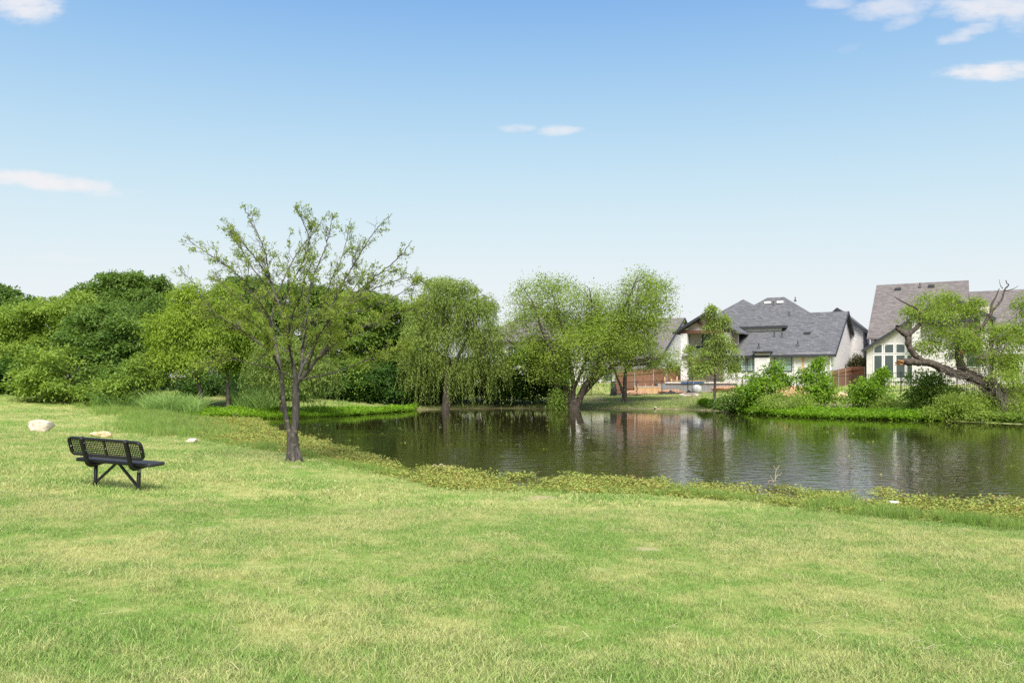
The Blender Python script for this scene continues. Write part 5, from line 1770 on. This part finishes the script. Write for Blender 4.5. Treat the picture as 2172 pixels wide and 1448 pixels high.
def rim(name, w, h, rc, xf, parent, mat, wd=.04, dp=.035):
    """rounded-rectangle flanged rim"""
    pts = []
    for (cx, cy, a0) in ((w / 2 - rc, h / 2 - rc, 0), (-w / 2 + rc, h / 2 - rc, 90), (-w / 2 + rc, -h / 2 + rc, 180), (w / 2 - rc, -h / 2 + rc, 270)):
        for t in range(7):
            a = R(a0 + 15 * t); pts.append((cx + rc * math.cos(a), cy + rc * math.sin(a), math.cos(a), math.sin(a)))
    V, n = [], len(pts)
    for (x, y, nx_, ny_) in pts:
        V += [xf(x, y, -dp / 2), xf(x, y, dp / 2), xf(x - nx_ * wd * .25, y - ny_ * wd * .25, dp / 2 + .006), xf(x - nx_ * wd, y - ny_ * wd, .006), xf(x - nx_ * wd, y - ny_ * wd, -.006), xf(x - nx_ * wd * .25, y - ny_ * wd * .25, -dp / 2 - .006)]
    Fq = []
    for i in range(n):
        j = (i + 1) % n
        for q in range(6):
            p = (q + 1) % 6
            Fq.append((i * 6 + q, i * 6 + p, j * 6 + p, j * 6 + q))
    mm = MB(); mm.add(V, Fq)
    return mm.build(name, mat, parent, True)


rec = R(21)       # backrest recline (top towards the camera)
by0, bz0 = -.27, .668
bxf = lambda x, y, z: (x, by0 - math.sin(rec) * y - math.cos(rec) * z * -1, bz0 + math.cos(rec) * y + math.sin(rec) * z)
back = rim('backrest', 1.40, .31, .085, bxf, BN, MAT['bench_black'])
perforated('mesh_panel', 1.34, .26, MAT['bench_black'], back, bxf)
for x in (-.665, -.395, 0.0, .395, .665):
    mm = MB()
    p = [bxf(x - .022, -.125, -.012), bxf(x + .022, -.125, -.012), bxf(x + .022, .125, -.012), bxf(x - .022, .125, -.012)]
    q = [bxf(x - .022, -.125, -.004), bxf(x + .022, -.125, -.004), bxf(x + .022, .125, -.004), bxf(x - .022, .125, -.004)]
    mm.add(p + q, [(0, 3, 2, 1), (4, 5, 6, 7), (0, 1, 5, 4), (1, 2, 6, 5), (2, 3, 7, 6), (3, 0, 4, 7)])
    st = mm.build('strap', MAT['bench_black'], back)
    for y in ((-.06, .07) if abs(x) == .395 else (0.0,)):
        b0 = Vector(bxf(x + .012, y, -.012)); b1 = Vector(bxf(x + .012, y, -.022))
        bm_ = MB(); bm_.tube([b0, b1], [.011, .009], 8); bm_.build('bolt', MAT['steel'], st)
sxf = lambda x, y, z: (x, .06 + y, .437 + z)
seat = rim('seat', 1.44, .38, .05, sxf, BN, MAT['bench_grey'], .045, .04)
perforated('mesh_panel', 1.37, .31, MAT['bench_grey'], seat, sxf, .03, .016)
for s_ in (-1, 1):
    x = s_ * leg_x
    pth = smooth_path([(x, .22, .402), (x, .05, .384), (x, -.10, .372), (x, -.185, .41), (x, -.222, .50), (x, -.268, .63), (x, -.338, .815)], 5)
    mm = MB(); mm.tube(pth, .037, 12); mm.build('support_arm', MAT['bench_black'], BN, True)
    mm = MB(); mm.tube([(x, YL, -.25), (x, YL, .40)], .031, 12)
    lg = mm.build('leg', MAT['bench_black'], BN, True)
    if s_ > 0:
        mm = MB(); mm.tube([(x, YL, .30), (x, YL, .375)], .0325, 12); mm.build('sticker', MAT['sticker'], lg, True)
    mm = MB(); mm.bar((s_ * .02, YL, .415), (x - s_ * .03, YL - .005, .10), .034, .034); mm.bar((x - s_ * .045, YL - .005, .11), (x - s_ * .005, YL - .005, .085), .04, .012)
    mm.build('brace', MAT['bench_black'], BN)

# ------------------------------------------------------------------ stones
p = hit(86, 915); rock('boulder', 'large blocky pale limestone boulder on the lawn at the left', 'boulder', p, (.84, .62, .52), 'stone', 101, 'stones on the lawn', sub=4, flat=.05, blocky=4.5, rough=.3)
p = hit(220, 927); rock('boulder', 'long flat tan stone lying just beyond the bench backrest', 'boulder', p, (.80, .45, .24), 'stone_tan', 102, 'stones on the lawn', sub=4, flat=.08, rough=.5, blocky=4)
p = hit(407, 940); rock('boulder', 'small pale rounded stone at the edge of the tall shore grass', 'boulder', p, (.5, .36, .26), 'stone', 105, 'stones on the lawn', flat=.1)
p = hit(344, 877); rock('boulder', 'flat grey stone in front of the reeds', 'boulder', p, (.85, .55, .62), 'stone_grey', 104, 'stones on the lawn', sub=4, flat=.1, blocky=4)
p = hit(430, 914); rock('boulder', 'tiny white stone among the floating weeds on the left', 'boulder', p, (.24, .2, .12), 'stone', 106, flat=.1)
p = hit(482, 884); rock('boulder', 'small pale stone at the back end of the weedy inlet', 'boulder', p, (.30, .2, .14), 'stone', 107, flat=.1)
p = hit(1390, 866); rock('boulder', 'small pale stone on the far bank before the iron fence', 'boulder', p, (.24, .2, .2), 'stone', 108, flat=.1)
p = hit(1613, 872); rock('boulder', 'grey stone half hidden in the green bank below the shrubs', 'boulder', on(1613, 52.0), (.55, .4, .3), 'stone_grey', 109, flat=.1)

# bottle in the weeds
p = hit(1898, 1075)
BT = MB(); BT.tube([(-.17, 0, 0), (-.165, 0, 0), (-.05, 0, 0), (.06, 0, 0), (.10, 0, 0), (.135, 0, .0), (.15, 0, 0), (.175, 0, 0)], [.03, .055, .058, .056, .052, .024, .02, .02], 12)
o = BT.build('plastic_bottle', MAT['plastic'], None, True, (p[0], p[1], .07)); o.rotation_euler = (0, R(8), R(10)); o.scale = (.6, .6, .6); tag(o, 'white plastic bottle lying in the weeds at the near right shore', 'bottle')

# dead branches in the water
tb = Tubes()
p = hit(1642, 1038); d0 = p[1]


def tw(pts, r0, r1):
    tb.add(smooth_path([W(a, b, d0 + (c if False else 0)) - p for (a, b) in pts], 4), np.linspace(r0, r1, (len(pts) - 1) * 4 + 1), 6)


tw([(1642, 1042), (1644, 1020), (1645, 1005), (1647, 995), (1653, 988)], .013, .006)
tw([(1646, 996), (1642, 990), (1640, 988)], .008, .004)
tw([(1644, 1012), (1650, 1008), (1655, 1006), (1658, 1001)], .008, .004)
tw([(1641, 1020), (1637, 1014), (1634, 1008)], .009, .004)
tw([(1642, 1022), (1632, 1018), (1630, 1028), (1634, 1033)], .009, .005)
tw([(1645, 1016), (1648, 1008), (1651, 1002)], .006, .003)
o = tb.build('dead_branch', MAT['dead']); o.location = p; tag(o, 'bleached forked dead branch sticking out of the water near the right shore', 'dead branch')
tb = Tubes(); p = hit(498, 888); d0 = p[1]
tw([(496, 892), (497, 882), (504, 877), (508, 874)], .02, .008)
tw([(497, 884), (493, 878)], .012, .006)
o = tb.build('dead_branch', MAT['dead']); o.location = p; tag(o, 'bare stick standing in the back end of the weedy inlet', 'dead branch')
tb = Tubes(); p = hit(930, 990); d0 = p[1]
tw([(915, 990), (922, 985), (931, 991)], .016, .01)
tw([(928, 992), (935, 984), (946, 989), (960, 990)], .02, .007)
tw([(932, 984), (938, 989), (950, 993), (965, 992)], .014, .005)
o = tb.build('driftwood', MAT['dead']); o.location = p; tag(o, 'weathered driftwood snag at the edge of the floating weeds', 'driftwood')
tb = Tubes(); p = hit(500, 903); d0 = p[1]
tw([(480, 903), (505, 901), (530, 904), (545, 902)], .03, .01)
tw([(515, 903), (522, 900), (528, 905)], .02, .008)
o = tb.build('driftwood', MAT['dead']); o.location = p; tag(o, 'low driftwood stick lying at the water in the weedy inlet', 'driftwood')


# ------------------------------------------------------------------ scattered ground plants
def proto(name, V, Fc, T, mat):
    me_ = mesh_np(name, V, Fc, False, {'tint': ('FLOAT', T)})
    me_.materials.append(mat)
    return bpy.data.objects.new(name, me_)


def blade_tuft(r, n, height, rad, width, lean, seg=2):
    V, Fc, T = [], [], []
    for i in range(n):
        a, q = r.uniform(0, 6.28), rad * math.sqrt(r.uniform())
        b = np.array((math.cos(a) * q, math.sin(a) * q, -.01))
        h = height * r.uniform(.55, 1.2)
        la = r.uniform(0, 6.28); ld = np.array((math.cos(la), math.sin(la), 0)) * lean * h * r.uniform(.3, 1.3)
        wa = r.uniform(0, 6.28); wd = np.array((math.cos(wa), math.sin(wa), 0)) * width * r.uniform(.7, 1.2) * .5
        o = len(V) and sum(len(x) for x in V) or 0
        mid = b + ld * .38 + np.array((0, 0, h * .62)); tip = b + ld + np.array((0, 0, h * .95))
        V.append(np.array([b - wd, b + wd, mid + wd * .8, mid - wd * .8, tip + wd * .15, tip - wd * .15]))
        Fc += [(o, o + 1, o + 2, o + 3), (o + 3, o + 2, o + 4, o + 5)]
        T.append(np.full(6, r.uniform()))
    return np.concatenate(V), np.array(Fc), np.concatenate(T)


def leafy_tuft(r, n, height, rad, leaf, width=.5, flat=.6, tone=.5):
    a = r.uniform(0, 6.28, n); q = rad * np.sqrt(r.uniform(size=n))
    C = np.stack([np.cos(a) * q, np.sin(a) * q, height * r.uniform(.15, 1.0, n)], 1)
    la = r.uniform(0, 6.28, n)
    A = np.stack([np.cos(la), np.sin(la), r.uniform(-.2, .7, n)], 1)
    N = np.stack([r.normal(size=n) * .4, r.normal(size=n) * .4, np.full(n, flat + .4)], 1)
    Ln = leaf * r.uniform(.6, 1.3, n)
    return leaf_arrays(C, A, N, Ln, Ln * width, np.clip(tone + r.normal(size=n) * .28, 0, 1))


def scatter(name, label, cat, P, scale, protos, tilt=.12, seed=0):
    r = np.random.default_rng(seed)
    n = len(P)
    me_ = mesh_np(name, P, np.zeros((0, 4), int), False, {
        'rot': ('FLOAT_VECTOR', np.stack([r.normal(size=n) * tilt, r.normal(size=n) * tilt, r.uniform(0, 6.283, n)], 1)),
        'scl': ('FLOAT', scale), 'var': ('INT', r.integers(0, len(protos), n))})
    o = link(name, me_)
    ng = bpy.data.node_groups.new(name + '_scatter', 'GeometryNodeTree')
    ng.interface.new_socket('Geometry', in_out='INPUT', socket_type='NodeSocketGeometry')
    ng.interface.new_socket('Geometry', in_out='OUTPUT', socket_type='NodeSocketGeometry')
    L = ng.links.new
    gi, go = nd(ng, 'NodeGroupInput'), nd(ng, 'NodeGroupOutput')
    ip = nd(ng, 'GeometryNodeInstanceOnPoints')
    jn = nd(ng, 'GeometryNodeJoinGeometry')
    for pr_ in protos:
        oi = nd(ng, 'GeometryNodeObjectInfo'); oi.inputs['Object'].default_value = pr_
        g2 = nd(ng, 'GeometryNodeGeometryToInstance')
        L(oi.outputs['Geometry'], g2.inputs[0]); L(g2.outputs[0], jn.inputs[0])
    L(gi.outputs[0], ip.inputs['Points']); L(jn.outputs[0], ip.inputs['Instance'])
    ip.inputs['Pick Instance'].default_value = True

    def na(nm, typ):
        q = nd(ng, 'GeometryNodeInputNamedAttribute', data_type=typ); q.inputs['Name'].default_value = nm
        return q.outputs['Attribute']
    L(na('var', 'INT'), ip.inputs['Instance Index'])
    e2r = nd(ng, 'FunctionNodeEulerToRotation'); L(na('rot', 'FLOAT_VECTOR'), e2r.inputs[0]); L(e2r.outputs[0], ip.inputs['Rotation'])
    L(na('scl', 'FLOAT'), ip.inputs['Scale'])
    L(ip.outputs[0], go.inputs[0])
    md = o.modifiers.new('scatter', 'NODES'); md.node_group = ng
    return tag(o, label, cat, kind='stuff')


def sample(n, d0, d1, x_of=None, margin=1.12, seed=0):
    """uniform over the ground area of the view wedge between distances d0 and d1 (plus a margin to the sides)"""
    r = np.random.default_rng(seed)
    d = np.sqrt(r.uniform(d0 ** 2, d1 ** 2, n))
    x = r.uniform(-1, 1, n) * d * (1086 / F) * margin
    return x, d, r


def bare_mask(x, y):
    k = np.ones(len(x))
    for (c, rr) in BARE:
        k = np.minimum(k, smoothstep(.75, 1.25, np.hypot(x - c[0], y - c[1]) / rr + .3 * vnoise(x, y, .3, 5)))
    return k


rp = np.random.default_rng(200)
near_p = [proto('lawn_tuft', *blade_tuft(rp, 30, .040, .075, .0038, .75), MAT['lawn']) for _ in range(5)]
near_p += [proto('lawn_tuft', *blade_tuft(rp, 20, .056, .06, .0042, .9), MAT['lawn']) for _ in range(2)]
mid_p = [proto('lawn_tuft', *blade_tuft(rp, 38, .042, .16, .0075, .9), MAT['lawn']) for _ in range(5)]


def lawn(name, label, n, d0, d1, protos, seed, sc=(.75, 1.25), margin=1.12):
    x, y, r = sample(n, d0, d1, seed=seed, margin=margin)
    s_ = sdist(x, y)
    patch = vnoise(x, y, .5, 31) * .5 + vnoise(x, y, 1.6, 32) * .5
    keep = (s_ > .12) & (r.uniform(size=n) < (.72 + .35 * patch) * bare_mask(x, y))
    x, y, s_, patch = x[keep], y[keep], s_[keep], patch[keep]
    P = np.stack([x, y, ground(x, y)], 1)
    scl = r.uniform(sc[0], sc[1], len(x)) * (1 + .5 * patch)
    return scatter(name, label, 'grass', P, scl, protos, .16, seed)


lawn('lawn_grass', 'short mown grass blades in the foreground', 78000, 3.6, 13.0, near_p, 301)
lawn('lawn_grass', 'short mown grass on the slope before the pond and around the bench', 42000, 13.0, 30.0, mid_p, 302, (.9, 1.5))
lawn('lawn_grass', 'short mown grass in the distance on the left', 22000, 30.0, 58.0, mid_p, 303, (1.2, 2.0))

# longer clumps and straw stems in the foreground
long_p = [proto('grass_clump', *blade_tuft(rp, 26, .10, .08, .005, .8), MAT['lawn']) for _ in range(4)]
x, y, r = sample(900, 3.6, 13.0, seed=311)
k = (sdist(x, y) > .4) & (vnoise(x, y, 1.3, 44) > .15)
scatter('grass_clump', 'longer coarse grass clumps in the lawn', 'grass', np.stack([x, y, ground(x, y)], 1)[k], r.uniform(.7, 1.2, k.sum()), long_p, .15, 311)


def straw_bits(r, n):
    V, Fc, T = [], [], []
    for i in range(n):
        a = r.uniform(0, 6.28); dv = np.array((math.cos(a), math.sin(a), r.uniform(-.1, .25))); sd = np.array((-dv[1], dv[0], 0)) * .0013
        b = np.array((r.normal() * .03, r.normal() * .03, .03)); e = b + dv * r.uniform(.04, .11)
        V.append(np.array([b - sd, b + sd, e + sd, e - sd])); Fc.append(np.arange(4) + 4 * i); T.append(np.full(4, .95))
    return np.concatenate(V), np.array(Fc), np.concatenate(T)


straw_m = plain('dry_straw', (.56, .50, .28), .8)
straw_p = [proto('straw', *straw_bits(rp, k_), straw_m) for k_ in (1, 1, 2, 3)]
x, y, r = sample(6000, 3.6, 14.0, seed=312)
k = (sdist(x, y) > .4) & (r.uniform(size=len(x)) < .35 + .5 * vnoise(x, y, .9, 45))
scatter('dry_straw', 'dry straw stems lying on the lawn', 'straw', np.stack([x, y, ground(x, y)], 1)[k], r.uniform(.6, 1.2, k.sum()), straw_p, .1, 312)

# floating weed mat along the near shore -------------------------------
MATIN = [(545, 898), (575, 912), (640, 928), (700, 952), (760, 966), (830, 986), (880, 1008), (940, 1000), (1000, 1016), (1100, 1021), (1200, 1018), (1400, 1027), (1500, 1037), (1640, 1043), (1740, 1056), (1850, 1052), (1900, 1057), (2050, 1068), (2172, 1076)]


def mat_density(x, y):
    """1 over the weed mat, 0 on open water"""
    px = 1086 + x / y * F
    py = HOR + CAMZ / y * F
    lim_ = np.interp(px, [a for a, b in MATIN], [b - .022 * (b - HOR) for a, b in MATIN])
    lim_ = np.where(px < 545, 878, lim_)
    e = (py - lim_) / np.maximum(4.0, (py - HOR) * .035) + 1.5 * vnoise(x, y, .9, 51) + 1.2 * vnoise(x, y, .35, 52)
    return smoothstep(-.6, .9, e)


r = np.random.default_rng(320)
x, y = r.uniform(-20, 15.5, 120000), r.uniform(9.0, 50, 120000)
inview = np.abs(x / y) < .72
s_ = sdist(x, y)
hole = smoothstep(.1, .45, vnoise(x, y, 1.1, 53)) * smoothstep(6.5, 9.0, x) * smoothstep(13, 10.5, x) * .9
dens = np.where(y < 24, 1.0, np.maximum(.35, 24 / y))
k = inview & (s_ < .25) & (s_ > -9) & (r.uniform(size=len(x)) < mat_density(x, y) * dens * (1 - hole) * (.12 + .88 * smoothstep(-.45, .15, vnoise(x, y, .6, 54) + .5 * vnoise(x, y, .22, 55))))
mat_p = [proto('weed_tuft', *leafy_tuft(rp, 32, .05, .13, .034, .62, .8, t_), MAT['l_mat']) for t_ in (.3, .4, .5, .55, .68)]
x, y = x[k], y[k]
scatter('floating_weeds', 'yellow-green floating weed mat along the near shore', 'weeds', np.stack([x, y, np.maximum(ground(x, y), 0.0)], 1), r.uniform(.8, 1.5, len(x)) * (1 + y / 60), mat_p, .15, 321)

r = np.random.default_rng(322)
x, y = r.uniform(-18, 15, 9000), r.uniform(10, 45, 9000)
md = mat_density(x, y + .8) * (1 - mat_density(x, y))
k = (np.abs(x / y) < .7) & (sdist(x, y) < -.3) & (r.uniform(size=9000) < .02 + .5 * md)
bit_p = [proto('floating_leaf', *leafy_tuft(rp, 5, .012, .10, .05, .6, 1.2, t_), MAT['l_mat']) for t_ in (.4, .7, .8)]
scatter('floating_leaves', 'single leaves and scum drifting off the weed mat', 'leaves', np.stack([x[k], y[k], np.full(k.sum(), .004)], 1), r.uniform(.5, 1.1, k.sum()), bit_p, .03, 323)

# taller shore grass ----------------------------------------------------
shore_p = [proto('shore_grass_tuft', *blade_tuft(rp, 24, .30, .085, .007, .35), MAT['tuft']) for _ in range(5)]


def shore_grass(name, label, segs, n, width, hscale, seed, pr=shore_p, kind='grass'):
    r = np.random.default_rng(seed)
    P, S = [], []
    pts = np.array([unproj0(q) for q in segs])
    ln = np.linalg.norm(np.diff(pts, axis=0), axis=1); cum = np.concatenate([[0], np.cumsum(ln)])
    u = r.uniform(0, cum[-1], n)
    x = np.interp(u, cum, pts[:, 0]) + r.normal(size=n) * width; y = np.interp(u, cum, pts[:, 1]) + r.normal(size=n) * width
    k = r.uniform(size=n) < .55 + .7 * vnoise(x, y, .7, seed)
    x, y = x[k], y[k]
    sc_ = hscale * r.uniform(.6, 1.25, len(x)) * (1 + .35 * vnoise(x, y, 1.2, seed + 1))
    return scatter(name, label, kind, np.stack([x, y, np.maximum(ground(x, y), -.02)], 1), sc_, pr, .14, seed)


shore_grass('shore_grass', 'tall bright grass along the near shore in the middle', [(1095, 1043), (1250, 1046), (1400, 1050), (1600, 1064), (1740, 1083)], 2000, .2, .45, 331)
shore_grass('shore_grass', 'tall bright grass along the near shore at the right', [(1850, 1101), (1950, 1108), (2060, 1118), (2180, 1128), (2330, 1142)], 1700, .2, .72, 332)
shore_grass('shore_grass', 'fringe of grass on the shore right of the forked trunk', [(628, 965), (680, 978), (740, 992), (790, 1002), (850, 1015)], 700, .18, .6, 333)
shore_grass('shore_grass', 'grass fringe on the shore between the inlet and the forked trunk', [(420, 935), (470, 942), (530, 952), (600, 962)], 800, .2, .7, 334)
shore_grass('shore_grass', 'broad patch of tall soft grass beside the weedy inlet', [(225, 878), (280, 884), (325, 891), (360, 902), (372, 915), (375, 928)], 4200, 1.0, 1.2, 335)
shore_grass('shore_grass', 'sparse grass blades standing in the shallow near right shore', [(1770, 1085), (1830, 1090), (1880, 1098)], 260, .3, .9, 336)

# reeds at the wood edge -------------------------------------------------
reed_p = [proto('reed_clump', *blade_tuft(rp, 26, 1.25, .30, .045, .85), MAT['reed']) for _ in range(5)]


def reeds(name, label, px0, px1, d0, d1, n, sc, seed):
    r = np.random.default_rng(seed)
    px, d = r.uniform(px0, px1, n), r.uniform(d0, d1, n)
    x = (px - 1086) / F * d
    return scatter(name, label, 'reeds', np.stack([x, d, ground(x, d)], 1), sc * r.uniform(.7, 1.2, n), reed_p, .12, seed)


reeds('tall_reeds', 'tall pale reeds at the wood edge left of the leaning trunk', 205, 330, 47.5, 50, 130, .8, 341)
reeds('tall_reeds', 'tall light reeds just left of the leaning trunk', 318, 420, 45.6, 48.2, 120, .85, 342)
reeds('tall_reeds', 'tall reeds between the thin straight trunk and the small willow', 495, 585, 50, 53, 120, .95, 343)

# bright ground cover on the far banks ----------------------------------
cov_p = [proto('ground_cover_tuft', *leafy_tuft(rp, 22, .28, .22, .10, .55, .6, t_), MAT['l_cover']) for t_ in (.3, .45, .55, .7)]


def cover(name, label, line, n, wid, sc, seed, pr=cov_p):
    r = np.random.default_rng(seed)
    pts = np.array([unproj0(q) for q in line])
    ln = np.linalg.norm(np.diff(pts, axis=0), axis=1); cum = np.concatenate([[0], np.cumsum(ln)])
    u = r.uniform(0, cum[-1], n)
    x = np.interp(u, cum, pts[:, 0]); y = np.interp(u, cum, pts[:, 1])
    y = y + r.uniform(-.35, 1, n) * wid * (1 + .25 * vnoise(x, x * 0, 2.0, seed))
    z = np.maximum(ground(x, y), -.03)
    return scatter(name, label, 'ground cover', np.stack([x, y, z], 1), sc * r.uniform(.7, 1.25, n) * (1 + .3 * vnoise(x, y, 1.5, seed)), pr, .2, seed)


cover('ground_cover', 'bright green leafy ground cover on the far left bank', [(400, 884), (480, 886), (600, 885), (720, 881), (800, 876), (875, 870)], 5200, 3.2, 1.0, 351)
cover('ground_cover', 'bright green leafy ground cover on the far right bank', [(1500, 868), (1560, 874), (1620, 879), (1700, 884), (1840, 888), (1985, 891)], 5600, 2.2, 1.15, 352)
cover('ground_cover', 'dark weeds at the water under the broken willow', [(1985, 889), (2060, 893), (2180, 899), (2300, 902)], 1500, 2.0, 1.2, 353,
      [proto('weed_leaf_tuft', *leafy_tuft(rp, 22, .35, .25, .10, .5, .5, .5), MAT['l_mid']) for _ in range(3)])
# rough grass on the far bank
bank_p = [proto('bank_tuft', *blade_tuft(rp, 26, .09, .2, .016, .9), MAT['lawn']) for _ in range(3)]
r = np.random.default_rng(360)
x, y = r.uniform(-14, 22, 16000), r.uniform(50, 76, 16000)
s_ = sdist(x, y)
k = (s_ > .25) & (r.uniform(size=16000) < .25 + .6 * smoothstep(-.2, .4, vnoise(x, y, 2.2, 61))) & ~((x > 8) & (y > 68.5))
scatter('bank_grass', 'patchy rough grass on the far bank under the trees', 'grass', np.stack([x, y, ground(x, y)], 1)[k], r.uniform(.8, 1.6, k.sum()), bank_p, .15, 361)
